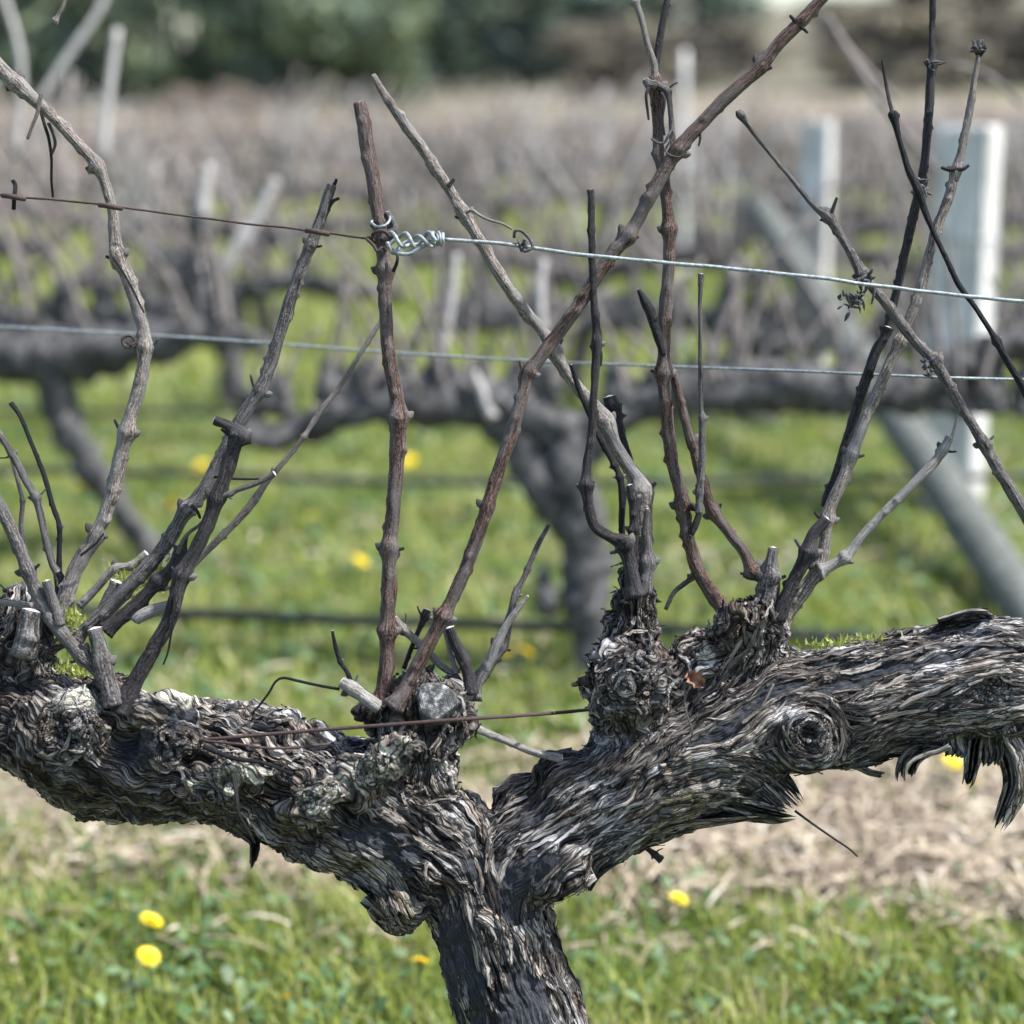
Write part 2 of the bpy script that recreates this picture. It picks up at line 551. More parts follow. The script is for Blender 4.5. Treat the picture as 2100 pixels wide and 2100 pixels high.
gx = np.concatenate([np.linspace(-420, -12, 26), np.linspace(-10, 10, 81), np.linspace(12, 420, 26)])
gy = np.concatenate([np.linspace(-30, 1, 8), np.linspace(1.2, 14, 90), np.linspace(15, 60, 30), np.linspace(65, 420, 50), [900]])
GX, GY = np.meshgrid(gx, gy)
GZ = ground_z(GX, GY)
nxg, nyg = len(gx), len(gy)
gi = np.arange(nxg * nyg).reshape(nyg, nxg)
gf = np.stack([gi[:-1, :-1].ravel(), gi[:-1, 1:].ravel(), gi[1:, 1:].ravel(), gi[1:, :-1].ravel()], 1)
tag(mesh_obj('ground', np.stack([GX.ravel(), GY.ravel(), GZ.ravel()], 1), gf, M_ground), kind='structure')


# ---------------------------------------------------------------- grass, weeds, straw (uncountable)
def straw_amount(x, y):
    n = pnoise(np.stack([x * 2.6, y * 4.0, x * 0], 1), 71); n2 = pnoise(np.stack([x * 7, y * 9, x * 0 + 3], 1), 72)
    c = 3.02 - 0.02 * x
    a = np.exp(-((y - c) / 0.34) ** 2) * (0.56 + 0.62 * sstep(-0.15, 0.25, x)) * 1.15
    b = 0.6 * np.exp(-((y - 4.75) / 0.22) ** 2) + 0.5 * np.exp(-((y - 3.85) / 0.16) ** 2)
    return np.clip(np.maximum(a, b * 0.6) + 0.38 * n + 0.22 * n2, 0, 1)


def blades(n, x0, x1, y0, y1, hmin, hmax, wmin, wmax, seed, mat, name, keep=None, tint=(0.45, 0.2), lean=0.7, spread=None):
    r = np.random.default_rng(seed)
    y = r.uniform(y0, y1, n); x = r.uniform(-1, 1, n) * (x1 if spread is None else spread * y + 0.5)
    if keep is not None:
        k = r.random(n) < keep(x, y); x, y = x[k], y[k]; n = len(x)
    z = ground_z(x, y)
    patch_ = pnoise(np.stack([x * 3.1, y * 3.1, x * 0], 1), 81); pat2 = pnoise(np.stack([x * 11, y * 11, x * 0], 1), 82)
    hgt = r.uniform(hmin, hmax, n) * (1 + 0.55 * patch_ + 0.35 * pat2)
    w = r.uniform(wmin, wmax, n)
    a = r.uniform(0, 2 * np.pi, n); ln = np.abs(r.normal(0, lean, n))
    dx, dy = np.cos(a) * ln, np.sin(a) * ln
    b = a + np.pi / 2 + r.normal(0, 0.5, n); wx, wy = np.cos(b) * w / 2, np.sin(b) * w / 2
    V = np.zeros((n, 5, 3))
    for k, (t, ws) in enumerate(((0, 1), (0, -1), (0.55, 0.85), (0.55, -0.85), (1, 0))):
        bend = t ** 1.7
        nrm = 1 / np.sqrt(1 + (ln * t * 0.7) ** 2)
        V[:, k, 0] = x + dx * hgt * bend * nrm + wx * ws; V[:, k, 1] = y + dy * hgt * bend * nrm + wy * ws
        V[:, k, 2] = z - 0.004 + hgt * t * nrm
    o = np.arange(n)[:, None] * 5
    F = np.stack([o + np.array([0, 1, 3]), o + np.array([0, 3, 2]), o + np.array([2, 3, 4])], 1).reshape(-1, 3)
    tt = np.clip(r.normal(tint[0], tint[1], n) + 0.42 * patch_ + 0.28 * pat2, 0, 1)
    ob = mesh_obj(name, V.reshape(-1, 3), F, mat, None, {'tint': np.repeat(tt, 5)}, smooth=False)
    return tag(ob, kind='stuff')


def green_keep(x, y):
    n = pnoise(np.stack([x * 4.5, y * 4.5, x * 0 + 9], 1), 91)
    n2 = pnoise(np.stack([x * 14, y * 14, x * 0 + 2], 1), 92)
    return np.clip(0.80 - 1.05 * straw_amount(x, y) + 0.5 * n + 0.4 * n2, 0.03, 1)


blades(95000, 0, 0, 1.7, 3.5, 0.025, 0.085, 0.0022, 0.0062, 1, M_grass, 'grass', green_keep, (0.52, 0.22), 0.8, 0.36)
blades(100000, 0, 0, 3.3, 7.2, 0.025, 0.075, 0.004, 0.011, 2, M_grass, 'grass', green_keep, (0.52, 0.22), 0.8, 0.34)
blades(80000, 0, 0, 7.0, 26.0, 0.04, 0.13, 0.010, 0.030, 3, M_grass, 'grass', lambda x, y: 0.6 + 0.5 * pnoise(np.stack([x * .9, y * .9, x * 0], 1), 5), (0.56, 0.2), 0.8, 0.34)
blades(24000, 0, 0, 24.0, 70.0, 0.10, 0.32, 0.03, 0.09, 4, M_straw, 'dry_grass', None, (0.46, 0.18), 0.7, 0.34)


def flat_bits(n, y0, y1, lmin, lmax, wmin, wmax, seed, mat, name, keep, tint, zlift, tilt, spread, aspect_round=False):
    r = np.random.default_rng(seed)
    y = r.uniform(y0, y1, n); x = r.uniform(-1, 1, n) * (spread * y + 0.5)
    k = r.random(n) < keep(x, y); x, y = x[k], y[k]; n = len(x)
    z = ground_z(x, y) + r.uniform(0.002, zlift, n)
    L = r.uniform(lmin, lmax, n); w = r.uniform(wmin, wmax, n)
    a = r.uniform(0, 2 * np.pi, n); ti = r.normal(0, tilt, n)
    u = np.stack([np.cos(a) * np.cos(ti), np.sin(a) * np.cos(ti), np.sin(ti)], 1)
    s = np.stack([-np.sin(a), np.cos(a), r.normal(0, 0.3, n)], 1)
    c = np.stack([x, y, z], 1)
    arch = np.zeros((n, 3)); arch[:, 2] = L * 0.10
    pts = []
    prof = ((-0.5, 0.35), (-0.15, 1.0), (0.2, 0.9), (0.5, 0.12)) if aspect_round else ((-0.5, 0.8), (-0.15, 1.0), (0.2, 1.0), (0.5, 0.6))
    for t, ww in prof:
        m = c + u * (L * t)[:, None] + arch * (1 - (2 * t) ** 2)
        pts += [m - s * (w * ww / 2)[:, None], m + s * (w * ww / 2)[:, None]]
    V = np.stack(pts, 1)
    o = np.arange(n)[:, None] * 8
    F = np.stack([o + np.array([0, 1, 3, 2]), o + np.array([2, 3, 5, 4]), o + np.array([4, 5, 7, 6])], 1).reshape(-1, 4)
    tt = np.clip(r.normal(tint[0], tint[1], n) + 0.2 * pnoise(np.stack([x * 6, y * 6, x * 0], 1), 3), 0, 1)
    ob = mesh_obj(name, V.reshape(-1, 3), F, mat, None, {'tint': np.repeat(tt, 8)}, smooth=False)
    return tag(ob, kind='stuff')


flat_bits(40000, 2.5, 3.9, 0.02, 0.10, 0.002, 0.007, 5, M_straw, 'straw', lambda x, y: np.clip((straw_amount(x, y) - 0.25) * 1.4, 0.06, 1), (0.55, 0.24), 0.045, 0.22, 0.34)
flat_bits(16000, 3.9, 8.0, 0.04, 0.16, 0.003, 0.009, 6, M_straw, 'straw', lambda x, y: np.clip((straw_amount(x, y) - 0.15) * 0.9, 0.06, 1), (0.55, 0.22), 0.04, 0.25, 0.34)
flat_bits(16000, 1.8, 3.7, 0.012, 0.036, 0.008, 0.02, 7, M_weed, 'weed_leaves', lambda x, y: np.clip(0.75 * green_keep(x, y), 0, 1), (0.5, 0.22), 0.05, 0.45, 0.36, True)
flat_bits(15000, 3.6, 8.0, 0.02, 0.05, 0.012, 0.03, 8, M_weed, 'weed_leaves', lambda x, y: 0.8 * green_keep(x, y), (0.45, 0.22), 0.05, 0.45, 0.34, True)


# ---------------------------------------------------------------- far trees
def crown_mesh(seed, n, rx, rz, leaf, tint, lobes=16, flat=0.0):
    """leaf clumps spread through an uneven crown standing on z = 0"""
    r = np.random.default_rng(seed)
    cs = []
    for i in range(lobes):
        a = r.uniform(0, 2 * math.pi); q = r.uniform(0.15, 0.75); zz = r.uniform(0.12, 0.92)
        wid = (1 - abs(zz - 0.38) / 0.75) ** 0.6 if zz < 1 else 0.2
        cs.append((math.cos(a) * q * rx * wid, math.sin(a) * q * rx * wid, zz * rz, r.uniform(0.24, 0.46) * rx))
    cs = np.array(cs)
    pick = r.integers(0, lobes, n)
    d = r.normal(0, 1, (n, 3)); d /= np.linalg.norm(d, axis=1)[:, None]
    rad = cs[pick, 3] * r.uniform(0.55, 1.05, n) ** 0.6
    c = cs[pick, :3] + d * rad[:, None] * np.array([1, 1, 0.85])
    c[:, 2] = np.maximum(c[:, 2], 0.05 * rz)
    u = r.normal(0, 1, (n, 3)); u /= np.linalg.norm(u, axis=1)[:, None]
    w = np.cross(u, d + r.normal(0, 0.4, (n, 3))); w /= np.linalg.norm(w, axis=1)[:, None] + 1e-9
    sz = r.uniform(0.6, 1.4, n)[:, None] * leaf
    V = np.stack([c - u * sz, c - w * sz * 0.6, c + u * sz, c + w * sz * 0.6], 1)
    t = np.clip(tint + 0.16 * r.normal(0, 1, n) + 0.18 * (np.repeat(r.normal(0, 1, lobes)[:, None], 1, 1)[pick, 0]), 0, 1)
    return V.reshape(-1, 3), np.arange(n * 4).reshape(-1, 4), np.repeat(t, 4)


TREE_ME = {}
ORD = ['leftmost', 'second from the left', 'third from the left', 'fourth from the left', 'fifth from the left', 'sixth from the left', 'seventh from the left',
       'eighth from the left', 'ninth from the left', 'tenth from the left', 'eleventh from the left', 'twelfth from the left', 'thirteenth from the left', 'fourteenth from the left', 'fifteenth from the left', 'sixteenth from the left']
SEEN = {}


def tree(px, Y, hgt, wid, kind, label, group):
    X = (px * K - 1050) / FPX * (Y * math.cos(PITCH))
    z = float(ground_z(np.array([X]), np.array([Y]))[0])
    nm = {'conifer': 'evergreen_tree', 'scrub': 'brown_scrub', 'grey': 'grey_tree', 'bush': 'pale_bush'}[kind]
    n_ = SEEN.get(label, 0); SEEN[label] = n_ + 1
    o = empty(nm, (X, Y, z), label.replace('#', ORD[n_]), 'tree' if kind in ('conifer', 'grey') else 'bush', group)
    var = (kind, random.randrange(3))
    if var not in TREE_ME:
        k = random.randrange(1000)
        mat = {'conifer': M_crown, 'scrub': M_scrub, 'grey': M_crown, 'bush': M_straw}[kind]
        tn = {'conifer': 0.5, 'scrub': 0.5, 'grey': 0.35, 'bush': 0.4}[kind]
        V, F, T = crown_mesh(k, 2600, 0.5, 1.0, 0.035, tn)
        co = mesh_obj('crown', V, F, mat, None, {'tint': T}, smooth=False)
        C = np.array([[0, 0, -0.02, 0.035], [0.01, 0, 0.15, 0.028], [-0.01, 0.01, 0.4, 0.02], [0, 0, 0.75, 0.006]])
        b = MB(); b.add(*tube(catmull(C, 3), 8, 0.08))
        for i in range(6):
            a = i * 1.1; L = 0.28
            b.add(*tube(np.array([[0, 0, 0.15 + i * 0.08, 0.014], [math.cos(a) * L * .6, math.sin(a) * L * .6, 0.25 + i * 0.08, 0.009], [math.cos(a) * L, math.sin(a) * L, 0.36 + i * 0.08, 0.003]]), 6))
        to = b.build('trunk', M_backbark)
        TREE_ME[var] = (co.data, to.data)
        bpy.data.objects.remove(co); bpy.data.objects.remove(to)
    for n, me in zip(('crown', 'trunk'), TREE_ME[var]):
        c = bpy.data.objects.new(n, me); COL.objects.link(c); c.parent = o
    o.scale = (wid, wid, hgt); o.rotation_euler.z = random.uniform(0, 6.28)
    return o


for px, Y, hh_, ww_ in [(-190, 96, 9, 8), (-40, 88, 8.5, 8), (95, 84, 9.5, 7.5), (225, 90, 8, 7), (340, 82, 9.5, 8), (455, 88, 7.5, 6), (545, 80, 10, 8.5), (660, 82, 9.5, 8), (740, 92, 7.0, 6)]:
    tree(px, Y, hh_, ww_, 'conifer', 'dark blue green evergreen tree in front of the upper left wood, #', 'evergreen trees at the upper left')
for px, Y, hh_, ww_ in [(20, 112, 11, 10), (180, 118, 11, 10), (420, 115, 10, 10), (600, 116, 11, 10), (770, 130, 8.2, 10), (850, 138, 8.8, 10), (930, 134, 8.4, 10), (985, 126, 7.6, 9), (1030, 150, 4.6, 9), (1120, 146, 6.6, 10), (1215, 150, 7.6, 11), (1310, 150, 7.4, 11)]:
    tree(px, Y, hh_, ww_, 'grey', 'hazy grey green tree on the skyline, # of the far line', 'skyline trees')
for px, Y, hh_, ww_ in [(1090, 104, 3.6, 6), (1180, 100, 3.6, 7), (1270, 106, 3.4, 7), (1390, 112, 3.0, 7), (1560, 140, 2.4, 8), (1640, 96, 3.3, 8), (1700, 150, 3.5, 10), (1740, 92, 3.4, 8), (1850, 98, 3.2, 8), (1880, 150, 3.5, 10), (1960, 94, 3.4, 8)]:
    tree(px, Y, hh_, ww_, 'scrub', 'low brown leafless scrub on the tan slope, # of its line', 'brown scrub at the upper right')
for px, Y, hh_, ww_ in [(340, 72, 1.2, 3.0), (430, 72, 1.3, 2.8)]:
    tree(px, Y, hh_, ww_, 'bush', 'low straw coloured bush at the foot of the dark trees, #', 'pale bushes below the dark trees')


# ---------------------------------------------------------------- posts, strut, hoses
def box_post(name, base, h, w, rot, label, mat):
    o = empty(name, base, label, 'post'); c = 0.06 * w
    ring = []
    for sx, sy in ((1, 1), (-1, 1), (-1, -1), (1, -1)):
        a, b = (w / 2 * sx, (w / 2 - c) * sy), ((w / 2 - c) * sx, w / 2 * sy)
        ring += [a, b] if sx * sy > 0 else [b, a]
    lv = [(-0.3, 1), (h * 0.3, 0.99), (h * 0.65, 1.0), (h - 0.012, 0.985), (h, 0.93)]
    V = []; cr, sr = math.cos(rot), math.sin(rot)
    for k, (z, s) in enumerate(lv):
        for x, y in ring: V.append((base[0] + (x * cr - y * sr) * s, base[1] + (x * sr + y * cr) * s, base[2] + z))
    F = []
    for k in range(len(lv) - 1):
        for i in range(8): F.append((k * 8 + i, k * 8 + (i + 1) % 8, k * 8 + 8 + (i + 1) % 8, k * 8 + 8 + i))
    F.append(tuple(range(32, 40)))
    mesh_obj('post_shaft', V, F, mat, o, smooth=False)
    for i, z in enumerate((h * 0.45, h * 0.72)):
        n = 20; t = np.linspace(0, 2 * np.pi, n); rr = w * 0.66
        C = np.stack([base[0] + rr * np.cos(t), base[1] + rr * np.sin(t), base[2] + z + 0.004 * np.sin(3 * t), np.full(n, 0.003)], 1)
        V2, F2, g = tube(C, 6); mesh_obj('wire_loop', V2, F2, M_galv, o, {'gc': g})
    return o


b1 = on_ground(1795, 968); d1 = (b1 - CP) @ FWD
h1 = (at(1812, 234, d=d1) - b1)[2]
box_post('wooden_post', b1, h1, 0.150, R(-28), 'broad pale weathered post at the right with a bright sunlit side', M_post)
b2 = on_ground(1525, 770)
d2 = (b2 - CP) @ FWD
box_post('wooden_post', b2, (at(1525, 226, d=d2) - b2)[2], 0.11, R(-20), 'thin blurred grey post behind the diagonal strut', M_post)
sb = on_ground(2010, 1260); st = at(1425, 385, d=d2 - 0.16)
ax_ = (st - sb) / np.linalg.norm(st - sb)
C = np.array([[*(sb - ax_ * 0.15), 0.055], [*sb, 0.055], [*(sb * 0.5 + st * 0.5), 0.056], [*st, 0.056]])
V, F, g = tube(catmull(C, 8), 16, 0.03)
so = mesh_obj('post_strut', V, F, M_strut, None, {'gc': g}, origin=sb)
tag(so, 'round grey strut slanting down to the right edge', 'strut')
for px, y0, y1, w_, lab in [(1288, 690, 95, 0.028, 'faint thin stake blurred behind the tall forked cane')]:
    bb = on_ground(px, y0); dd_ = (bb - CP) @ FWD; tp = at(px + 4, y1, d=dd_)
    C = np.array([[bb[0], bb[1], -0.1, w_ / 2], [bb[0], bb[1], 0.3, w_ / 2], [tp[0], tp[1], tp[2], w_ / 2.2]])
    V, F, g = tube(catmull(C, 6), 10, 0.04)
    tag(mesh_obj('vine_stake', V, F, M_post, None, {'gc': g}, origin=bb), lab, 'stake')


def hose(pts, Y, w, label):
    rows = []
    for x, y in pts:
        r = FWD + RT * ((x * K - 1050) / FPX) - UP * ((y * K - 1050) / FPX)
        p = CP + r * (Y(x) / r[1]); rows.append([*p, w / 2])
    C, s = resample(catmull(np.array(rows), 10), 0.05)
    C[:, 2] += 0.006 * pnoise(np.stack([s * 3, s * 0, s * 0], 1), 3)
    V, F, g = tube(C, 10)
    tag(mesh_obj('drip_hose', V, F, M_hose, None, {'gc': g}, origin=C[len(C) // 2, :3]), label, 'hose', 'drip hoses along the rows')


hose([(-900, 1120), (-100, 1142), (380, 1160), (700, 1172), (1080, 1182), (1300, 1190), (1500, 1197), (1720, 1206), (1950, 1216), (2700, 1240)], lambda x: 3.95, 0.024, 'black drip hose behind the sharp vine, nearest row')
hose([(-900, 880), (0, 888), (430, 896), (700, 908), (960, 911), (1250, 909), (1600, 903), (1950, 900), (2700, 890)], lambda x: 5.3, 0.022, 'black drip hose along the second row back')
hose([(-900, 770), (0, 775), (500, 780), (1250, 790), (1950, 800), (2700, 800)], lambda x: 6.9, 0.02, 'faint drip hose of the third row back')


# ---------------------------------------------------------------- vines of the next rows, traced
def back_vine(label, wood, canes, d, group=None, base=None, pale=()):
    b0 = wood[0][0]; p0 = at(b0[0], b0[1], d=d)
    o = empty('grapevine', (p0[0], p0[1], 0.0), label, 'grapevine', group)
    mb = MB()
    for i, pl in enumerate(wood):
        C = np.array([[*at(x, y, d=d + (q[0] if q else 0)), w * 0.5 * K * d / FPX] for x, y, w, *q in pl])
        C, s = resample(catmull(C, 8), 0.02)
        V, F, g = tube(C, 16, 0.3, 3 + i, round_end=0.7)
        V = V + 0.020 * np.stack([pnoise(V * 13, 3), pnoise(V * 13, 4), pnoise(V * 13, 5)], 1) + 0.014 * np.stack([pnoise(V * 45, 6), pnoise(V * 45, 7), pnoise(V * 45, 8)], 1)
        mb.add(V, F, g)
    rk = random.Random(len(wood) + len(canes))
    for pl in canes:                                   # knobbly spur heads at the foot of each cane
        (x, y, w) = pl[0]
        if w > 18 or y > 560:
            hgt_ = rk.uniform(24, 62); x2 = x + rk.uniform(-16, 16)
            C = np.array([[*at(xx, yy, d=d), ww * 0.5 * K * d / FPX] for xx, yy, ww in ((x, y + 34, 46), (x + (x2 - x) * .4, y + 4, rk.uniform(36, 54)), (x2, y - hgt_ * .6, rk.uniform(22, 38)), (x2, y - hgt_, 14))])
            V, F, g = tube(catmull(C, 4), 10, 0.35, int(x) % 50, round_end=0.5)
            mb.add(V + 0.008 * np.stack([pnoise(V * 40, 6), pnoise(V * 40, 7), pnoise(V * 40, 8)], 1), F, g)
    mb.build('trunk', M_backbark, o)
    for i, pl in enumerate(canes):
        C = np.array([[*at(x, y, d=d + 0.05 * math.sin(i * 2.3)), w * 0.5 * K * d / FPX] for x, y, w in pl])
        V, F, g = tube(catmull(C, 6), 7, 0.12, i)
        mesh_obj('cane', V, F, M_palecane if i in pale or i - len(canes) in pale else M_backcane, o, {'gc': g})
    return o


def up_canes(xs, y0, ln, seed, w=13):
    r = random.Random(seed); out = []
    for x in xs:
        L = ln * r.uniform(0.5, 1.15); dx = r.uniform(-0.4, 0.4) * L
        out.append([(x, y0 + r.uniform(-10, 10), w * 1.2), (x + dx * 0.4, y0 - L * 0.5, w), (x + dx, y0 - L, w * 0.7)])
    for x in list(xs) + list(xs):
        x = x + r.uniform(-40, 40); L = ln * r.uniform(0.3, 1.3); dx = r.uniform(-0.85, 0.85) * L
        out.append([(x, y0 + r.uniform(-10, 10), w), (x + dx * 0.3, y0 - L * 0.5, w * 0.8), (x + dx, y0 - L, w * 0.6)])
    return out


d_c = (on_ground(1122, 1300) - CP) @ FWD
back_vine('blurred vine with a forked trunk standing right behind the sharp vine',
          [[(1128, 1330, 78), (1122, 1300, 76), (1110, 1180, 72), (1105, 1050, 80), (1085, 950, 88), (1075, 870, 95), (1060, 790, 84)],
           [(1090, 1020, 66), (1035, 925, 70), (980, 845, 66), (945, 785, 66)],
           [(1075, 830, 84), (950, 765, 86), (800, 757, 90), (690, 765, 75), (600, 792, 58), (520, 832, 46), (480, 820, 56), (462, 800, 40)],
           [(1075, 870, 84), (1150, 790, 74), (1280, 742, 84), (1450, 730, 88), (1600, 735, 86), (1720, 728, 80), (1800, 690, 70), (1900, 655, 66), (2020, 610, 60)]],
          up_canes([520, 640, 700, 760, 830, 880, 960, 1010, 1180, 1260, 1330, 1400, 1520, 1600, 1690, 1780, 1850, 1930], 735, 260, 3)
          + [[(930, 790, 26), (905, 730, 18), (895, 700, 12)], [(1690, 190, 14), (1612, 105, 13), (1540, 20, 11)], [(1770, 330, 14), (1640, 160, 15), (1560, 30, 13)],
             [(1932, 200, 11), (1860, 140, 10), (1790, 120, 9)], [(830, 690, 22), (852, 560, 18), (862, 480, 15)], [(1030, 700, 20), (1020, 560, 16), (1026, 490, 13)],
             [(1380, 700, 20), (1386, 600, 16), (1380, 500, 14)], [(1035, 1125, 12), (1060, 1118, 10), (1110, 1122, 12)]],
          d_c, pale=(-8, -4, -3))
d_l = (on_ground(318, 1075) - CP) @ FWD
back_vine('blurred vine with a thick dark arm and a slanting trunk at the left edge',
          [[(335, 1100, 58), (318, 1075, 56), (275, 1025, 54), (220, 950, 56), (160, 870, 58), (118, 780, 62), (100, 690, 84)],
           [(-260, 600, 60), (-80, 642, 86), (20, 668, 108), (110, 672, 112), (220, 650, 100), (310, 640, 86), (400, 626, 52), (490, 645, 40)]],
          up_canes([-60, 20, 60, 130, 190, 250, 320, 380, 430], 610, 250, 9)
          + [[(120, 552, 20), (200, 480, 19), (275, 398, 17)], [(412, 528, 26), (440, 475, 25), (472, 425, 22)], [(455, 470, 18), (490, 400, 18), (522, 338, 16)],
             [(372, 500, 24), (385, 545, 22), (395, 575, 20)], [(70, 195, 14), (140, 90, 16), (182, 30, 14), (205, -20, 12)], [(380, 410, 24), (388, 350, 22), (395, 310, 20)],
             [(30, 300, 12), (40, 120, 13), (4, -20, 12)], [(205, 575, 26), (200, 610, 24), (198, 630, 22)], [(196, 300, 16), (204, 190, 17), (222, 55, 15)]],
          d_l, pale=(-8, -7, -6, -5, -4, -3, -2, -1))
d_m = (on_ground(490, 860) - CP) @ FWD
back_vine('thin dark blurred trunk left of the hooked cane', [[(500, 880, 36), (478, 800, 36), (440, 700, 36), (412, 610, 40), (402, 540, 44), (360, 500, 40), (280, 480, 34)],
          [(408, 570, 40), (470, 540, 36), (560, 530, 34), (660, 545, 30)]], up_canes([290, 340, 400, 470, 540, 600, 650], 520, 210, 11, 11), d_m)
d_r = (on_ground(1440, 800) - CP) @ FWD
back_vine('dark blurred vine arm between the two posts at the right', [[(1445, 830, 46), (1440, 780, 44), (1450, 700, 46), (1440, 650, 56)],
          [(1440, 650, 54), (1360, 610, 48), (1260, 590, 42), (1150, 575, 40), (1020, 585, 40), (860, 580, 36)], [(1440, 650, 54), (1560, 640, 46), (1680, 650, 46), (1800, 640, 50), (1932, 600, 54), (2060, 580, 44)]],
          up_canes([880, 960, 1040, 1130, 1200, 1270, 1350, 1430, 1500, 1600, 1690, 1780, 1860, 1920], 590, 230, 13, 11), d_r)

# ---------------------------------------------------------------- vines of the rows further back: three made, then copied
PROTO = []
for k in range(3):
    r = random.Random(40 + k)
    mb = MB()
    hgt = 0.56
    C = np.array([[0.05, 0, -0.1, 0.045], [0.02, 0.02, 0.15, 0.042], [-0.02, 0, 0.38, 0.045], [0, 0, hgt, 0.05]])
    mb.add(*tube(catmull(C, 5), 9, 0.2, k))
    for s in (-1, 1):
        C = np.array([[0, 0, hgt - 0.06, 0.045], [s * 0.2, 0.02, hgt + 0.02 * r.random(), 0.045], [s * 0.45, 0, hgt + 0.05 * r.uniform(-1, 1), 0.042], [s * 0.72, 0.03, hgt + 0.05 * r.uniform(-1, 1), 0.034]])
        mb.add(*tube(catmull(C, 5), 9, 0.25, k + s))
    tr = mb.build('grapevine', M_farbark)
    cs = []
    for j in range(24):
        x = r.uniform(-0.72, 0.72); L = r.uniform(0.2, 0.66); dx = r.uniform(-0.6, 0.6) * L; dy = r.uniform(-0.3, 0.3) * L
        C = np.array([[x, 0, hgt, 0.012], [x + dx * 0.3, dy * 0.4, hgt + L * 0.5, 0.009], [x + dx, dy, hgt + L, 0.006]])
        V, F, g = tube(catmull(C, 3), 5, 0.1, j)
        c = mesh_obj('cane', V, F, M_farcane if r.random() < 0.8 else M_palecane, tr, {'gc': g}); cs.append(c)
    PROTO.append((tr, cs))
first = [True] * 3
ROWW = {7.4: 'first', 9.0: 'second', 10.7: 'third', 12.4: 'fourth'}


def lab_(Yr, nth):
    if Yr in ROWW: return 'small blurred bare vine in the %s of the receding rows, %s' % (ROWW[Yr], ORD[min(nth, 15)])
    return 'tiny blurred bare vine among the farthest receding rows below the field'


rv = random.Random(5)
for Yr in (7.4, 9.0, 10.7, 12.4, 14.2, 16.2, 18.4, 20.8, 23.5, 26.5):
    half = 0.275 * Yr + 0.9
    x = -half + rv.uniform(0, 0.8); nth = 0
    while x < half:
        k = rv.randrange(3); tr, cs = PROTO[k]
        if first[k]: o = tr; first[k] = False
        else:
            o = tr.copy(); COL.objects.link(o)
            for c in cs:
                c2 = c.copy(); COL.objects.link(c2); c2.parent = o
        yy = Yr + x * 0.10
        o.location = (x, yy, float(ground_z(np.array([x]), np.array([yy]))[0]))
        o.rotation_euler.z = rv.uniform(-0.2, 0.2) + (math.pi if rv.random() < 0.5 else 0)
        s = rv.uniform(0.9, 1.12); o.scale = (s, s, s * rv.uniform(0.92, 1.05))
        tag(o, lab_(Yr, nth), 'grapevine', 'vines of the receding rows')
        nth += 1
        x += rv.uniform(1.15, 1.6)


# ---------------------------------------------------------------- dandelions
def dandelion_mesh():
    r = np.random.default_rng(3); V, F = [], []
    for ring, (n, r0, r1, z0, z1) in enumerate(((22, 0.10, 0.50, 0.02, 0.06), (20, 0.08, 0.42, 0.05, 0.13), (16, 0.05, 0.30, 0.08, 0.19), (10, 0.0, 0.15, 0.1, 0.22))):
        for i in range(n):
            a = 2 * math.pi * (i + 0.5 * ring) / n + r.normal(0, 0.05); w = 0.045
            for t, ww in ((r0, 0.5), ((r0 + r1) / 2, 1.0), (r1, 0.7)):
                z = z0 + (z1 - z0) * ((t - r0) / (r1 - r0)) ** 0.8
                c = np.array([math.cos(a) * t, math.sin(a) * t, z]); s = np.array([-math.sin(a), math.cos(a), 0]) * w * ww
                V += [c - s, c + s]
            k = len(V) - 6
            F += [(k, k + 1, k + 3, k + 2), (k + 2, k + 3, k + 5, k + 4)]
    return np.array(V), F


dV, dF = dandelion_mesh()
fl0 = mesh_obj('flower_head', dV, dF, M_petal, None, smooth=False)
st_mb = MB(); st_mb.add(*tube(catmull(np.array([[0, 0, -0.3, 0.045], [0.03, 0.02, 0.3, 0.04], [0, 0, 1.0, 0.04]]), 4), 6))
cal = np.array([[0, 0, 0.9, 0.05], [0, 0, 0.97, 0.11], [0, 0, 1.0, 0.10]])
st_mb.add(*tube(cal, 8))
stem0 = st_mb.build('stem', M_stem)
FL_ME, ST_ME = fl0.data, stem0.data
bpy.data.objects.remove(fl0); bpy.data.objects.remove(stem0)
DAND = [(285, 1738, 50, 'upper of the two large dandelions below the left arm'), (280, 1805, 48, 'lower of the two large dandelions below the left arm'),
        (541, 1884, 28, 'small dandelion near the bottom edge left of the trunk'), (792, 1816, 44, 'dandelion just left of the trunk'),
        (1280, 1697, 40, 'dandelion right of the trunk at the edge of the straw'), (1796, 1438, 42, 'dandelion just under the right arm, upper one'),
        (1834, 1477, 36, 'dandelion under the hanging bark at the right, lower one'), (1895, 1440, 24, 'dandelion half hidden by the long hanging bark strip'),
        (150, 920, 38, 'blurred dandelion left of the tall pale cane'), (326, 956, 40, 'blurred dandelion between the left canes'),
        (381, 880, 34, 'blurred dandelion beside the hooked dark cane'), (771, 870, 34, 'blurred dandelion right of the knotted cane'),
        (680, 1060, 32, 'faint dandelion left of the knotted cane'), (958, 1236, 36, 'left one of two dandelions behind the split sliver'),
        (992, 1232, 38, 'right one of two dandelions behind the split sliver'), (1405, 842, 30, 'blurred dandelion left of the tan cane'), (590, 975, 22, 'tiny faint dandelion below the whippy cane')]
rd = random.Random(8)
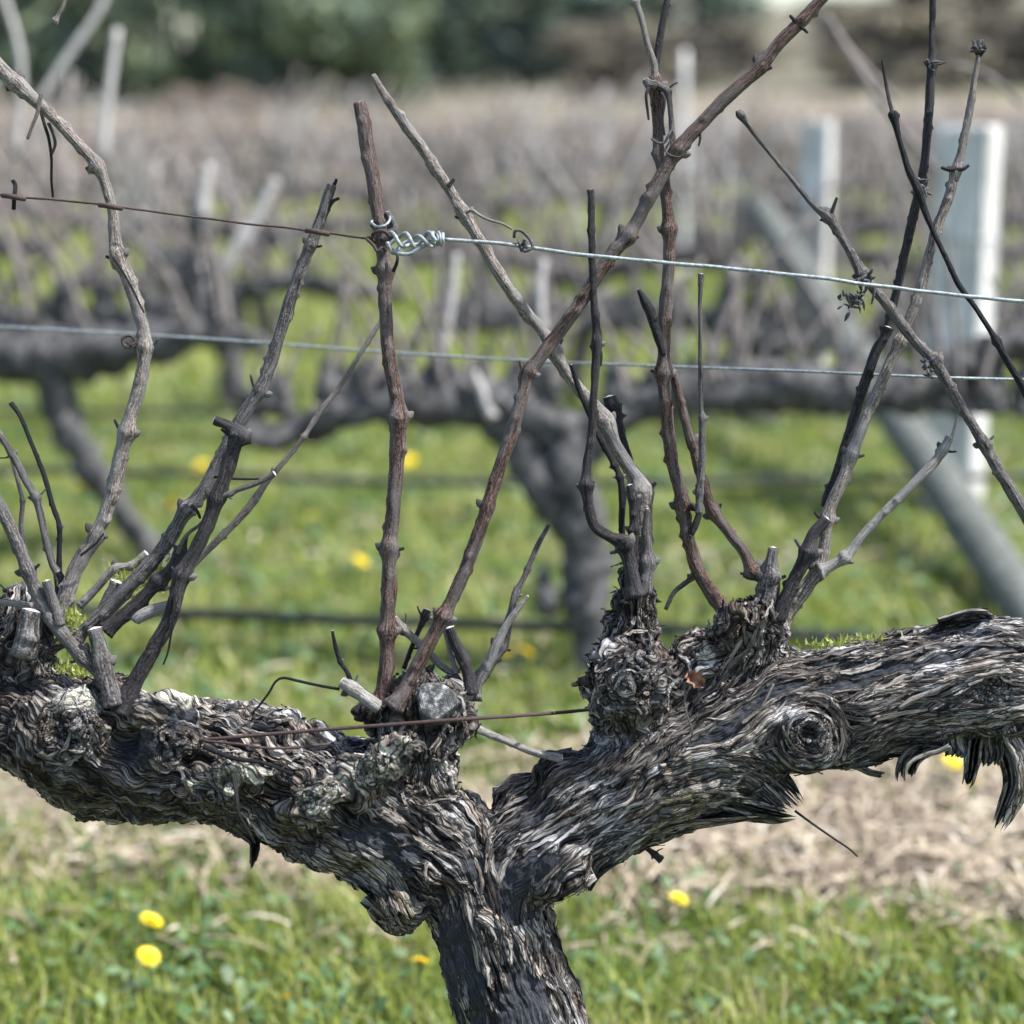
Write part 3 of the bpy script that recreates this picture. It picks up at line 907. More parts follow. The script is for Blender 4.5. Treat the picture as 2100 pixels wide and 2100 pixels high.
for x, y, px, lab in DAND:
    hgt = 0.085
    p = on_ground(x, y, hgt); d = (p - CP) @ FWD
    size = px * K * d / FPX * 0.95
    gz = float(ground_z(np.array([p[0]]), np.array([p[1]]))[0])
    o = empty('dandelion', (p[0], p[1], gz), lab, 'flower', 'dandelions in the grass')
    s = bpy.data.objects.new('stem', ST_ME); COL.objects.link(s); s.parent = o; s.scale = (0.05, 0.05, hgt - gz)
    f = bpy.data.objects.new('flower_head', FL_ME); COL.objects.link(f); f.parent = o
    f.location = (0, 0, hgt - gz); f.scale = (size, size, size); f.rotation_euler = (R(rd.uniform(10, 34)), R(rd.uniform(-22, 22)), rd.uniform(0, 6))

# ================================================================== THE SHARP OLD VINE
base_pt = at(1046, 2560, 0.0)
VINE = empty('grapevine', (base_pt[0], base_pt[1], 0.0),
             'gnarled old grapevine in sharp focus with shaggy dark bark and two thick arms', 'grapevine')


def axis(pts, dd=0.0):
    """rows (x, y, r[, dd]) measured in the photograph -> rows (X, Y, Z, R)"""
    out = []
    for p in pts:
        q = at(p[0], p[1], p[3] if len(p) > 3 else dd)
        out.append([*q, p[2] * MM])
    return np.array(out)


TRUNK = axis([(1075, 2700, 160), (1058, 2500, 140), (1030, 2200, 124), (1000, 2040, 120), (985, 1932, 119), (958, 1850, 110),
              (934, 1770, 109), (915, 1690, 112), (905, 1640, 105)])
LEFT = axis([(930, 1700, 100), (885, 1645, 104), (800, 1592, 112), (700, 1545, 122), (600, 1502, 122), (450, 1452, 116), (300, 1430, 118),
             (150, 1408, 112), (50, 1352, 98), (-60, 1325, 88), (-200, 1300, 84), (-330, 1310, 80)])
RIGHT = axis([(905, 1720, 95), (945, 1650, 100), (1040, 1580, 98), (1120, 1528, 106), (1210, 1480, 112), (1320, 1420, 116), (1450, 1352, 112), (1560, 1338, 112),
              (1700, 1308, 108), (1850, 1280, 114), (1990, 1285, 106), (2120, 1300, 98), (2260, 1310, 92)])
HEAD_L = axis([(20, 1350, 75), (30, 1260, 72), (36, 1190, 58), (40, 1150, 42), (42, 1120, 28)])
HEAD_C = axis([(800, 1490, 60), (790, 1410, 74), (790, 1350, 70), (795, 1310, 62), (800, 1280, 30)], -0.01)
HEAD_R = axis([(1205, 1440, 80), (1200, 1350, 80), (1192, 1280, 74), (1192, 1215, 52), (1196, 1160, 42), (1196, 1110, 38), (1196, 1085, 24)])
HEAD_S = axis([(1400, 1330, 80), (1412, 1260, 70), (1418, 1200, 62), (1420, 1160, 48), (1420, 1140, 30)])
HEAD_B = axis([(1260, 1330, 60), (1300, 1270, 55), (1345, 1235, 50), (1390, 1225, 45)])
# (polyline, twist, warp amplitude m, warp freq, strip scale)
BR = [(TRUNK, 2.0, 0.006, 16, 1.0), (LEFT, -4.0, 0.0085, 24, 1.0), (RIGHT, 3.5, 0.009, 16, 1.0), (HEAD_L, 0, 0.008, 36, 0.95),
      (HEAD_C, 0, 0.008, 36, 0.95), (HEAD_R, 4, 0.008, 30, 0.95), (HEAD_S, 0, 0.009, 34, 1.0), (HEAD_B, 0, 0.009, 34, 1.0)]

# lumps and burls: x, y, depth offset, radii x,y(image up),z(depth)
LUMPS = [(128, 1378, -0.028, 96, 86, 84), (305, 1380, -0.042, 62, 66, 60), (205, 1330, -0.012, 60, 50, 60), (430, 1475, -0.056, 44, 46, 40),
         (590, 1508, -0.058, 54, 58, 46), (690, 1462, -0.055, 60, 40, 44), (735, 1432, -0.066, 44, 34, 44), (770, 1410, -0.072, 26, 26, 34), (470, 1468, -0.055, 40, 26, 36), (365, 1475, -0.045, 40, 36, 40), (650, 1490, -0.035, 60, 50, 50), (757, 1712, -0.015, 52, 46, 60),
         (1524, 1382, -0.038, 82, 78, 50), (1188, 1288, -0.024, 88, 84, 74), (1440, 1180, -0.02, 42, 52, 44), (1390, 1185, -0.025, 40, 46, 40),
         (1825, 1178, 0.005, 50, 24, 40), (985, 1500, 0.01, 60, 40, 50), (1035, 1640, -0.045, 70, 60, 40), (870, 1545, -0.01, 60, 40, 50), (1420, 1480, -0.01, 60, 40, 45),
         (845, 1345, -0.02, 45, 60, 45), (720, 1345, -0.01, 52, 40, 45), (520, 1400, -0.02, 60, 50, 50), (1060, 1455, -0.01, 60, 34, 40), (1900, 1330, -0.03, 90, 60, 50), (1330, 1480, -0.03, 90, 50, 50)]


LUMPS = [(x, y, dd - 0.011, rx * 1.06, ry * 1.06, rz) if (x < 800 and y > 1300) else (x, y, dd, rx, ry, rz) for x, y, dd, rx, ry, rz in LUMPS]


def union_mesh():
    b = MB()
    for (pl, *_r) in BR:
        C = catmull(pl, 8)
        V, F, g = tube(C, 20, 0.0, round_end=0.6)
        b.add(V, F)
    for i, (x, y, dd, rx, ry, rz) in enumerate(LUMPS):
        c = at(x, y, dd)
        n, m = 10, 18
        V = [c + UP * ry * MM]
        for a in range(1, n):
            th = math.pi * a / n
            for k in range(m):
                ph = 2 * math.pi * k / m
                V.append(c + UP * ry * MM * math.cos(th) + (RT * rx * math.cos(ph) + FWD * rz * math.sin(ph)) * MM * math.sin(th))
        V.append(c - UP * ry * MM)
        F = []
        for k in range(m):
            F.append((0, 1 + (k + 1) % m, 1 + k))
        for a in range(n - 2):
            for k in range(m):
                p = 1 + a * m; q = p + m; k2 = (k + 1) % m
                F.append((p + k, p + k2, q + k2, q + k))
        last = len(V) - 1; p = 1 + (n - 2) * m
        for k in range(m):
            F.append((last, p + k, p + (k + 1) % m))
        b.add(np.array(V), F)
    me = bpy.data.meshes.new('tmp')
    me.from_pydata(np.vstack(b.v).tolist(), [], b.f); me.update()
    o = bpy.data.objects.new('tmp', me); COL.objects.link(o)
    r = o.modifiers.new('r', 'REMESH'); r.mode = 'VOXEL'; r.voxel_size = 0.0044
    s = o.modifiers.new('s', 'SMOOTH'); s.factor = 0.5; s.iterations = 5
    ss = o.modifiers.new('ss', 'SUBSURF'); ss.levels = 2; ss.render_levels = 2
    dg = bpy.context.evaluated_depsgraph_get()
    ev = o.evaluated_get(dg); m2 = ev.to_mesh()
    nv = len(m2.vertices)
    V = np.empty(nv * 3, np.float32); m2.vertices.foreach_get('co', V)
    N = np.empty(nv * 3, np.float32); m2.vertices.foreach_get('normal', N)
    nf = len(m2.polygons)
    L = np.empty(len(m2.loops), np.int32); m2.loops.foreach_get('vertex_index', L)
    assert len(L) == nf * 4
    ev.to_mesh_clear()
    bpy.data.objects.remove(o); bpy.data.meshes.remove(me)
    return V.reshape(-1, 3).astype(float), N.reshape(-1, 3).astype(float), L.reshape(-1, 4)


BV, BN, BF = union_mesh()
NV = len(BV)


def project(p):
    r = p - CP
    d = r @ FWD
    return ((r @ RT) / d * FPX + 1050) / K, (1050 - (r @ UP) / d * FPX) / K, d


PX, PY, PD = project(BV)
front = (BN @ FWD) < 0.15

# per-branch coordinates
BCO = []
for bi, (pl, twist, wa, wf, sc) in enumerate(BR):
    C, s = resample(catmull(pl, 12), 0.0015)
    T, N_, B_ = frames(C)
    kd = kdtree.KDTree(len(C))
    for i, c in enumerate(C): kd.insert(c[:3], i)
    kd.balance()
    lo = C[:, :3].min(0) - 0.10; hi = C[:, :3].max(0) + 0.10
    idx = np.nonzero(np.all((BV > lo) & (BV < hi), axis=1))[0]
    fnd = np.array([kd.find(v)[1] for v in BV[idx].tolist()])
    dv = BV[idx] - C[fnd, :3]
    ds = np.einsum('ij,ij->i', dv, T[fnd])
    dist = np.linalg.norm(dv, axis=1) - C[fnd, 3]
    end_pen = np.abs(ds) * 1.5 * ((fnd == 0) | (fnd == len(C) - 1))
    D = np.full(NV, 9.0); D[idx] = dist + end_pen
    S = np.zeros(NV); X = np.zeros(NV); Y = np.zeros(NV)
    S[idx] = s[fnd] + ds
    X[idx] = np.einsum('ij,ij->i', dv, N_[fnd]); Y[idx] = np.einsum('ij,ij->i', dv, B_[fnd])
    TT = np.zeros((NV, 3)); TT[idx] = T[fnd]
    BCO.append((D, S, X, Y, TT))
DMAT = np.stack([b[0] for b in BCO], 1)
W = np.exp(-(DMAT - DMAT.min(1, keepdims=True)) / 0.009)
W[W < 0.03] = 0
W /= W.sum(1, keepdims=True)

# knots: x, y, radius, hole radius, hole depth (measured px), ring strength
KNOTS = [(1527, 1380, 92, 17, 26), (130, 1372, 70, 0, 0), (318, 1398, 46, 7, 8), (432, 1470, 36, 15, 26), (592, 1505, 42, 0, 0),
         (1186, 1290, 58, 0, 0), (700, 1452, 40, 0, 0), (1870, 1300, 40, 0, 0)]
h = np.zeros(NV, np.float32)
grain = np.zeros((NV, 3))
gco = np.zeros((NV, 3))
dom = W.argmax(1)


def strips(q, sc, seed):
    f1, f2, c1 = voronoi(q / np.array([0.14 * sc, 0.0155 * sc, 0.0155 * sc]), seed)
    g1, g2, c2 = voronoi(q / np.array([0.085 * sc, 0.0050 * sc, 0.0050 * sc]) + 31.7, seed + 1)
    fib = pnoise(q * np.array([32.0, 500, 500]), seed + 2)
    crev = sstep(0.0, 0.14, f2 - f1)
    crev2 = sstep(0.0, 0.22, g2 - g1)
    return (0.95 * c1 * crev + 0.40 * crev + 0.42 * c2 * crev2 + 0.34 * crev2 + 0.16 * fib) / 2.05


for bi, (pl, twist, wa, wf, sc) in enumerate(BR):
    D, S, X, Y, TT = BCO[bi]
    idx = np.nonzero(W[:, bi] > 0)[0]
    x, y = X[idx], Y[idx]
    R0 = float(np.median(pl[:, 3]))
    th = np.arctan2(y, x)                                  # 0 faces the camera, the seam is at the back
    q3 = np.stack([S[idx], x, y], 1) + bi * 0.37
    w1 = pnoise(q3 * wf, 11); w3 = pnoise(q3 * wf * 2.6 + 9.1, 13); w5 = pnoise(q3 * wf * 0.5 + 2.2, 15)
    wmask = 0.35 + 1.3 * sstep(-0.25, 0.35, pnoise(q3 * 11 + 4.4, 16))
    w1, w3 = w1 * wmask, w3 * wmask
    qq = np.stack([S[idx] + 0.4 * wa * w3, (th + twist * S[idx]) * R0 + wa * (1.0 * w1 + 0.55 * w3 + 1.2 * w5), np.hypot(x, y) * 0.10], 1) + bi * 0.37
    hb = strips(qq, sc, 40 + bi * 5)
    h[idx] += W[idx, bi].astype(np.float32) * hb
    grain[idx] += W[idx, bi][:, None] * TT[idx]
    dm = dom[idx] == bi
    gco[idx[dm]] = qq[dm]

for ki, (kx, ky, kr, hr, hd) in enumerate(KNOTS):
    dx = PX - kx; dy = PY - ky
    rho = np.hypot(dx, dy)
    idx = np.nonzero((rho < kr * 1.25) & front)[0]
    w = 1 - sstep(kr * 0.62, kr * 1.2, rho[idx])
    th = np.arctan2(dy[idx], dx[idx])
    wob = 6 * pnoise(np.stack([dx[idx], dy[idx], 0 * th], 1) / 20.0, 70 + ki) + 11 * pnoise(np.stack([dx[idx], dy[idx], 0 * th], 1) / 48.0, 170 + ki)
    rr = (rho[idx] + wob) * MM
    q = np.stack([np.cos(th) * 0.03, np.sin(th) * 0.03, 0 * th], 1)
    q = np.stack([q[:, 0] + q[:, 1] * 0.3 + 0.7, rr, q[:, 1]], 1)
    f1, f2, c1 = voronoi(q / np.array([0.045, 0.0040, 0.045]), 90 + ki)
    hk = (0.6 * c1 + 0.6 * sstep(0, 0.16, f2 - f1)) / 1.2 * 0.7 + 0.1 + 0.1 * pnoise(q * np.array([100, 900, 100.0]), 3)
    h[idx] = h[idx] * (1 - w) + hk * w
    gco[idx[w > 0.5]] = q[w > 0.5]
    tang = (-np.sin(th))[:, None] * RT - np.cos(th)[:, None] * UP
    grain[idx] = grain[idx] * (1 - w[:, None]) + tang * w[:, None]

# bare, painted silvery highlight, lichen and moss patches: x, y, rx, ry, angle
def patch(lst, soft=0.35, seed=1):
    m = np.zeros(NV, np.float32)
    wx = 18 * pnoise(BV * 55, seed); wy = 18 * pnoise(BV * 55 + 4, seed + 1)
    nz = 0.45 * pnoise(BV * 160, seed + 2)
    for (x, y, rx, ry, ang) in lst:
        dx = PX - x + wx; dy = PY - y + wy
        c, s = math.cos(R(ang)), math.sin(R(ang))
        e = np.hypot((dx * c + dy * s) / rx, (-dx * s + dy * c) / ry) + nz * 0.4
        m = np.maximum(m, ((1 - sstep(1 - soft, 1 + soft * 0.4, e)) * front).astype(np.float32))
    return m


bare = patch([(1440, 1335, 105, 34, -32), (1350, 1390, 60, 26, -30), (962, 1720, 44, 110, 8), (1010, 1640, 46, 60, 40), (1018, 1560, 34, 56, -10), (948, 1660, 60, 30, 20),
              (990, 1950, 58, 150, 4), (876, 1850, 46, 130, -12), (940, 1650, 70, 34, 10), (740, 1590, 70, 30, 28), (850, 1790, 22, 60, -6), (1700, 1255, 130, 12, -4), (1600, 1290, 90, 14, -14),
              (260, 1410, 40, 36, 0), (340, 1360, 30, 26, 0), (700, 1600, 90, 24, 28), (1500, 1455, 50, 16, 10), (1740, 1390, 60, 12, 0)], 0.3, 21)
lich = patch([(600, 1512, 44, 38, 20), (720, 1440, 80, 34, -28), (370, 1480, 26, 16, 0), (432, 1470, 40, 34, 0), (1330, 1235, 22, 20, 0), (470, 1465, 46, 16, 20),
              (340, 1310, 44, 22, 10), (150, 1320, 70, 18, 0), (640, 1475, 30, 16, -20)], 0.5, 31) * 0.95
lich *= sstep(-0.65, 0.1, pnoise(BV * 200, 33))
moss = patch([(1480, 1530, 90, 22, -8), (1700, 1440, 60, 30, 0), (1900, 1400, 90, 30, 0), (885, 1960, 26, 60, 0), (300, 1530, 220, 26, 3),
              (1180, 1350, 40, 46, 0), (120, 1500, 90, 30, 20), (760, 1740, 50, 22, 0), (1300, 1545, 120, 14, -14), (560, 1560, 70, 22, 20)], 0.5, 41) * 0.55
moss *= sstep(-0.1, 0.35, pnoise(BV * 200, 43))

silv_highlight = patch([(1800, 1212, 150, 26, -4), (1640, 1242, 100, 16, -8), (1900, 1322, 90, 18, 4), (1130, 1408, 75, 20, -18), (1010, 1800, 26, 60, 6), (1050, 1900, 26, 80, 14), (1260, 1440, 60, 12, -24),
              (330, 1300, 60, 14, 6), (150, 1320, 60, 24, 0), (540, 1345, 60, 12, 20), (1420, 1300, 60, 12, -20)], 0.5, 61) * 0.65  # bright highlights on arms and trunk, painted as silvery bark colour
calm = 1 - 0.66 * bare
fib_bare = pnoise(gco * np.array([26.0, 520, 520]), 77)
low = 0.0060 * pnoise(BV * 26, 51) + 0.0042 * pnoise(BV * 58, 52) + 0.0020 * pnoise(BV * 120, 53)
isl = W[:, 1]; ish = W[:, 3:].sum(1)
vf1, vf2, vc = voronoi(BV * 70 + 0.8 * pnoise(BV * 60, 57)[:, None], 58)
low = low * (1 + 0.7 * isl) + ish * (0.0065 * (vc - 0.5) + 0.003 * sstep(0, 0.2, vf2 - vf1) - 0.0015) + isl * 0.004 * (vc - 0.5) * sstep(0, .15, vf2 - vf1)
AMP = 0.0088 * (0.85 + 0.5 * sstep(-0.2, 0.4, pnoise(BV * 14, 54)))
disp = low + AMP * calm * (h - 0.5) + 0.0011 * bare * fib_bare - 0.0016 * bare
for (kx, ky, kr, hr, hd) in KNOTS:
    if hr:
        rho = np.hypot(PX - kx, PY - ky)
        disp -= (1 - sstep(hr * 0.4, hr * 1.25, rho)) * hd * MM * front
for (kx, ky, kr, dpt) in [(232, 1400, 38, 26), (345, 1440, 26, 18), (520, 1490, 34, 24), (640, 1530, 30, 16), (850, 1590, 40, 8), (1290, 1350, 50, 14), (1400, 1270, 40, 10), (760, 1430, 30, 14),
                          (420, 1400, 30, 10), (640, 1560, 50, 10), (1610, 1360, 30, 12), (1110, 1460, 30, 6)]:
    rho = np.hypot(PX - kx, PY - ky)
    disp -= (1 - sstep(kr * 0.2, kr * 1.1, rho)) * dpt * MM * front
BP = BV + BN * disp[:, None]
hh = h * (1 - 0.3 * bare)
trunk_obj = mesh_obj('trunk', BP, BF, M_bark, VINE, {'h': hh, 'bare': bare, 'lichen': lich, 'moss': moss, 'gc': gco, 'silver_highlight': silv_highlight})

# ---------------------------------------------------------------- peeling strips of bark (uncountable: one part)
grain -= BN * np.einsum('ij,ij->i', grain, BN)[:, None]
grain /= np.linalg.norm(grain, axis=1)[:, None] + 1e-9
SUB = BF[:, 0][::3]
SUB = np.unique(SUB)
kdS = kdtree.KDTree(len(SUB))
for i, v in enumerate(SUB): kdS.insert(BP[v], i)
kdS.balance()


def bark_strips(n, verts, lmin, lmax, wmin, wmax, lift, jit, seed, curl=0.0):
    r = np.random.default_rng(seed)
    Vs, Fs, A, G = [], [], [], []
    nn = 0
    pick = r.choice(verts, n)
    for v in pick:
        Ln = r.uniform(lmin, lmax); wd = r.uniform(wmin, wmax); seg = 9
        p = BP[v].copy(); sgn = r.choice([-1, 1]); ang = r.normal(0, jit)
        col = float(np.clip(r.normal(0.55, 0.22), 0.05, 1.0))
        lf0, lf1 = r.uniform(0, 1) ** 2 * lift, r.uniform(0, 1) ** 2 * lift
        row = []
        prev = None
        for k in range(seg + 1):
            _, j, _ = kdS.find(p)
            u = SUB[j]; nrm = BN[u]
            g = grain[u] * sgn
            sd = np.cross(nrm, g)
            g = g * math.cos(ang) + sd * math.sin(ang)
            if prev is not None and g.dot(prev) < 0: g = -g
            prev = g; sd = np.cross(nrm, g)
            t = k / seg
            e = lf0 * (1 - t) ** 3 + lf1 * t ** 3
            ww = wd * (0.35 + 0.65 * math.sin(math.pi * (0.12 + 0.8 * t))) * r.uniform(0.75, 1.2)
            q = BP[u] * 0.6 + (p - nrm * (p - BP[u]).dot(nrm)) * 0.4 + nrm * (0.0009 + e)
            tilt = r.normal(0, 0.25) * ww
            row.append((q - sd * ww * 0.5 + nrm * tilt, q + nrm * ww * 0.22, q + sd * ww * 0.5 - nrm * tilt))
            ang += r.normal(0, 0.06) + curl * r.normal(0, 1)
            p = BP[u] + g * Ln / seg
        for k, (a, b, c) in enumerate(row):
            Vs += [a, b, c]
            G += [(k * Ln / seg + v * 0.013, v * 0.0071, 0.0), (k * Ln / seg + v * 0.013, v * 0.0071 + wd / 2, 0.0005), (k * Ln / seg + v * 0.013, v * 0.0071 + wd, 0.0)]
        for k in range(seg):
            o = nn + 3 * k
            Fs += [(o, o + 1, o + 4, o + 3), (o + 1, o + 2, o + 5, o + 4)]
        nn += 3 * (seg + 1)
        A += [(col, bare[v] * 0.3, lich[v] * 0.7, moss[v])] * (3 * (seg + 1))
    return np.array(Vs), np.array(Fs), np.array(A), np.array(G)


vis = front & (PX > -60) & (PX < 2000) & (PY < 2000)
ok_ = vis & (bare < 0.2) & (lich < 0.25)
cand = np.nonzero(ok_ & np.isin(dom, [0, 2]))[0]
sil = np.nonzero(vis & (np.abs(BN @ FWD) < 0.3))[0]
heads = np.nonzero(ok_ & np.isin(dom, [3, 4, 5, 6, 7]))[0]
leftv = np.nonzero(ok_ & (dom == 1))[0]
parts_ = [bark_strips(300, cand, 0.04, 0.11, 0.0025, 0.0075, 0.0035, 0.04, 1),
          bark_strips(150, sil, 0.012, 0.035, 0.0016, 0.0045, 0.006, 0.15, 2),
          bark_strips(230, heads, 0.008, 0.026, 0.0025, 0.0070, 0.009, 0.5, 3, 0.2),
          bark_strips(170, leftv, 0.015, 0.045, 0.0016, 0.0045, 0.005, 0.4, 4, 0.25)]
off = 0; VV, FF, AA, GG = [], [], [], []
for v_, f_, a_, g_ in parts_:
    VV.append(v_); FF.append(f_ + off); AA.append(a_); GG.append(g_); off += len(v_)
VV, FF, AA, sgc = np.vstack(VV), np.vstack(FF), np.vstack(AA), np.vstack(GG)
bs_obj = mesh_obj('bark_strip', VV, FF, M_bark, VINE, {'h': AA[:, 0], 'bare': AA[:, 1], 'lichen': AA[:, 2], 'moss': AA[:, 3], 'gc': sgc})
bs_obj['kind'] = 'stuff'


# ---------------------------------------------------------------- big loose flaps of bark, each a part
def flap(pts, dd=-0.02, fibres=5, seed=0, mossy=0.2, tone=0.5, name='bark_flap', curl=0.004, lbl=None, lift=0.0025):
    """pts rows (x, y, width): a slab of fibrous bark with a torn end, lying on the wood where there is wood behind it"""
    r = np.random.default_rng(seed + 500)
    C = catmull(np.array([[p[0], p[1], p[2]] for p in pts], float), 9)
    seg = np.concatenate([[0], np.cumsum(np.linalg.norm(np.diff(C[:, :2], axis=0), axis=1))])
    n = max(10, int(seg[-1] / 5)); t = np.linspace(0, seg[-1], n)
    C = np.stack([np.interp(t, seg, C[:, j]) for j in range(3)], 1)
    m = max(5, int(C[:, 2].max() / 3.2))
    u = np.linspace(-0.5, 0.5, m)
    end = 1.0 - 0.20 * np.abs(pnoise(np.stack([u * fibres * 1.3 + seed * 3.1, u * 0, u * 0], 1), 9) * 1.6) - 0.10 * r.random(m) ** 2
    start = 0.10 * np.abs(pnoise(np.stack([u * fibres + seed, u * 0 + 4, u * 0], 1), 9))
    tan = np.gradient(C[:, :2], axis=0); tan /= np.linalg.norm(tan, axis=1)[:, None] + 1e-9
    top = np.zeros((n, m, 3)); bot = np.zeros((n, m, 3)); gcs = np.zeros((n, m, 3)); keep = np.zeros((n, m), bool)
    last = np.full(m, dd)
    for i in range(n):
        tt = i / (n - 1)
        for j in range(m):
            ti = start[j] + (end[j] - start[j]) * tt
            k = ti * (n - 1); k0 = min(int(k), n - 2); f = k - k0
            c = C[k0] * (1 - f) + C[k0 + 1] * f; tg = tan[k0] * (1 - f) + tan[k0 + 1] * f
            wig = 0.06 * math.sin(ti * 7 + seed) + 0.05 * float(pnoise(np.array([[ti * 5, u[j] * 3, seed]]), 4)[0])
            x = c[0] - tg[1] * c[2] * (u[j] + wig); y = c[1] + tg[0] * c[2] * (u[j] + wig)
            p0 = at(x, y, 0.0)
            d = (p0 - CP); d /= np.linalg.norm(d)
            loc = trunk_obj.matrix_world.inverted() @ Vector(CP)
            hit, hp, hn, hi = trunk_obj.ray_cast(loc, Vector(d))
            z = dd
            if hit:
                w = np.array(hp) + wloc(trunk_obj)
                z = float((w - CP) @ FWD) - D0
                if abs(z - last[j]) > 0.018 and i > 0: z = last[j]
                last[j] = z
            else:
                z = last[j] if i else dd
                last[j] = z
            rid = float(pnoise(np.array([[ti * 4, u[j] * c[2] * 0.16, seed * 1.7]]), 6)[0])
            lf = lift * (0.7 + 1.5 * tt ** 3) + 0.0012 * rid + curl * 0.35 * math.sin(ti * 4 + seed)
            edge = (abs(u[j]) * 2) ** 4
            q = at(x, y, z - lf * (1 - 0.6 * edge))
            top[i, j] = q
            bot[i, j] = at(x, y, z - lf * (1 - 0.6 * edge) + 0.0024 * (1 - 0.5 * edge))
            gcs[i, j] = (ti * seg[-1] * MM + seed * 0.9, u[j] * c[2] * MM + seed * 0.31, 0.1 * seed)
    V = np.vstack([top.reshape(-1, 3), bot.reshape(-1, 3)]); nm = n * m
    F = []
    for i in range(n - 1):
        for j in range(m - 1):
            a = i * m + j
            F.append((a, a + m, a + m + 1, a + 1)); F.append((nm + a, nm + a + 1, nm + a + m + 1, nm + a + m))
    for i in range(n - 1):
        a = i * m; F.append((a, nm + a, nm + a + m, a + m)); a = i * m + m - 1; F.append((a, a + m, nm + a + m, nm + a))
    for j in range(m - 1):
        F.append((j, j + 1, nm + j + 1, nm + j)); a = (n - 1) * m + j; F.append((a, nm + a, nm + a + 1, a + 1))
    G = np.vstack([gcs.reshape(-1, 3)] * 2)
    A = np.clip(tone * 1.2 + 0.25 + 0.3 * pnoise(G * np.array([25, 260, 260.0]), 8), 0.05, 1); nz = np.zeros(len(A))
    ms = np.clip(mossy * 1.2 * sstep(-0.2, 0.4, pnoise(V * 150, 3)), 0, 1)
    o = mesh_obj(name, V, F, M_bark, VINE, {'h': A, 'gc': G, 'bare': nz, 'lichen': nz, 'moss': ms})
    if lbl: o['label'] = lbl
    return o


bpy.context.view_layer.update()
flap([(1890, 1380, 62), (1912, 1430, 58), (1914, 1480, 52), (1900, 1530, 40), (1882, 1572, 24)], -0.05, 6, 1, 0.25, 0.55, lbl='long bark strip hanging below the right arm')
flap([(1935, 1390, 50), (1950, 1450, 48), (1946, 1500, 38)], -0.03, 4, 2, 0.45)
flap([(1790, 1392, 46), (1745, 1408, 40), (1716, 1428, 30), (1702, 1452, 24), (1697, 1480, 18)], -0.055, 5, 3, 0.25, 0.62)
flap([(1770, 1400, 34), (1735, 1424, 28), (1720, 1448, 22), (1714, 1470, 14)], -0.04, 4, 4, 0.4, 0.35)
flap([(1840, 1380, 46), (1838, 1425, 36), (1829, 1462, 26), (1822, 1488, 18)], -0.03, 5, 5, 0.5, 0.3)
flap([(1800, 1385, 60), (1802, 1412, 48), (1800, 1432, 34)], -0.035, 5, 31, 0.4, 0.35)
flap([(1858, 1385, 30), (1862, 1425, 22), (1858, 1450, 14)], -0.02, 3, 32, 0.6, 0.3)
flap([(1876, 1380, 40), (1878, 1415, 32), (1874, 1446, 20)], -0.045, 4, 6, 0.5, 0.4)
flap([(1250, 1470, 70), (1330, 1448, 90), (1410, 1455, 88), (1470, 1490, 66), (1512, 1525, 30)], -0.062, 9, 7, 0.15, 0.5, lbl='broad shaggy flap of bark peeling off the right arm')
flap([(1240, 1530, 50), (1320, 1515, 60), (1400, 1522, 52), (1470, 1535, 36), (1505, 1540, 14)], -0.045, 6, 8, 0.5, 0.4)
flap([(1210, 1580, 40), (1300, 1552, 34), (1380, 1542, 22), (1440, 1540, 12)], -0.03, 4, 9, 0.45, 0.4)
flap([(1170, 1590, 46), (1130, 1630, 44), (1112, 1660, 30), (1108, 1685, 10)], -0.045, 5, 10, 0.0, 0.45)
flap([(1160, 1615, 30), (1120, 1650, 26), (1102, 1672, 10)], -0.03, 3, 11, 0.0, 0.25)
flap([(440, 1552, 22), (466, 1572, 26), (480, 1590, 22), (478, 1615, 16), (474, 1640, 8)], -0.04, 4, 12, 0.1, 0.3)
flap([(600, 1590, 60), (660, 1620, 74), (710, 1660, 76), (745, 1705, 66), (770, 1745, 40)], -0.055, 8, 13, 0.25, 0.6, lbl='curved layered bark flap under the left arm')
flap([(690, 1690, 30), (720, 1720, 34), (735, 1742, 26), (742, 1762, 8)], -0.03, 4, 14, 0.1, 0.2)
flap([(1490, 1236, 12), (1560, 1232, 18), (1640, 1222, 14), (1720, 1206, 8)], -0.02, 3, 17, 0.0, 0.4)
flap([(1770, 1178, 20), (1810, 1164, 26), (1850, 1160, 20), (1880, 1166, 10)], -0.03, 4, 18, 0.0, 0.3)
flap([(1052, 1800, 20), (1060, 1830, 22), (1056, 1850, 10)], -0.0, 3, 19, 0.0, 0.15)
flap([(905, 1720, 30), (930, 1740, 40), (950, 1790, 36), (960, 1830, 16)], -0.068, 5, 20, 0.0, 0.75)
flap([(985, 1740, 50), (1005, 1790, 50), (1015, 1830, 30), (1020, 1850, 10)], -0.066, 7, 21, 0.0, 0.85)
flap([(870, 1840, 16), (876, 1880, 18), (880, 1910, 8)], -0.02, 3, 23, 0.0, 0.2)
flap([(1520, 1330, 40), (1460, 1356, 50), (1400, 1400, 40), (1350, 1420, 16)], -0.052, 6, 25, 0.0, 0.6)
flap([(1940, 1252, 36), (1840, 1262, 46), (1740, 1278, 46), (1650, 1300, 30), (1600, 1330, 14)], -0.058, 6, 26, 0.0, 0.78)
flap([(1950, 1340, 40), (1840, 1352, 50), (1740, 1366, 46), (1660, 1390, 30), (1625, 1420, 12)], -0.058, 6, 27, 0.05, 0.55)
flap([(1960, 1215, 20), (1850, 1200, 34), (1740, 1212, 34), (1640, 1232, 26), (1560, 1250, 12)], -0.035, 5, 28, 0.0, 0.75)
flap([(1600, 1440, 12), (1640, 1456, 13), (1670, 1464, 12)], -0.03, 2, 29, 0.3, 0.15)


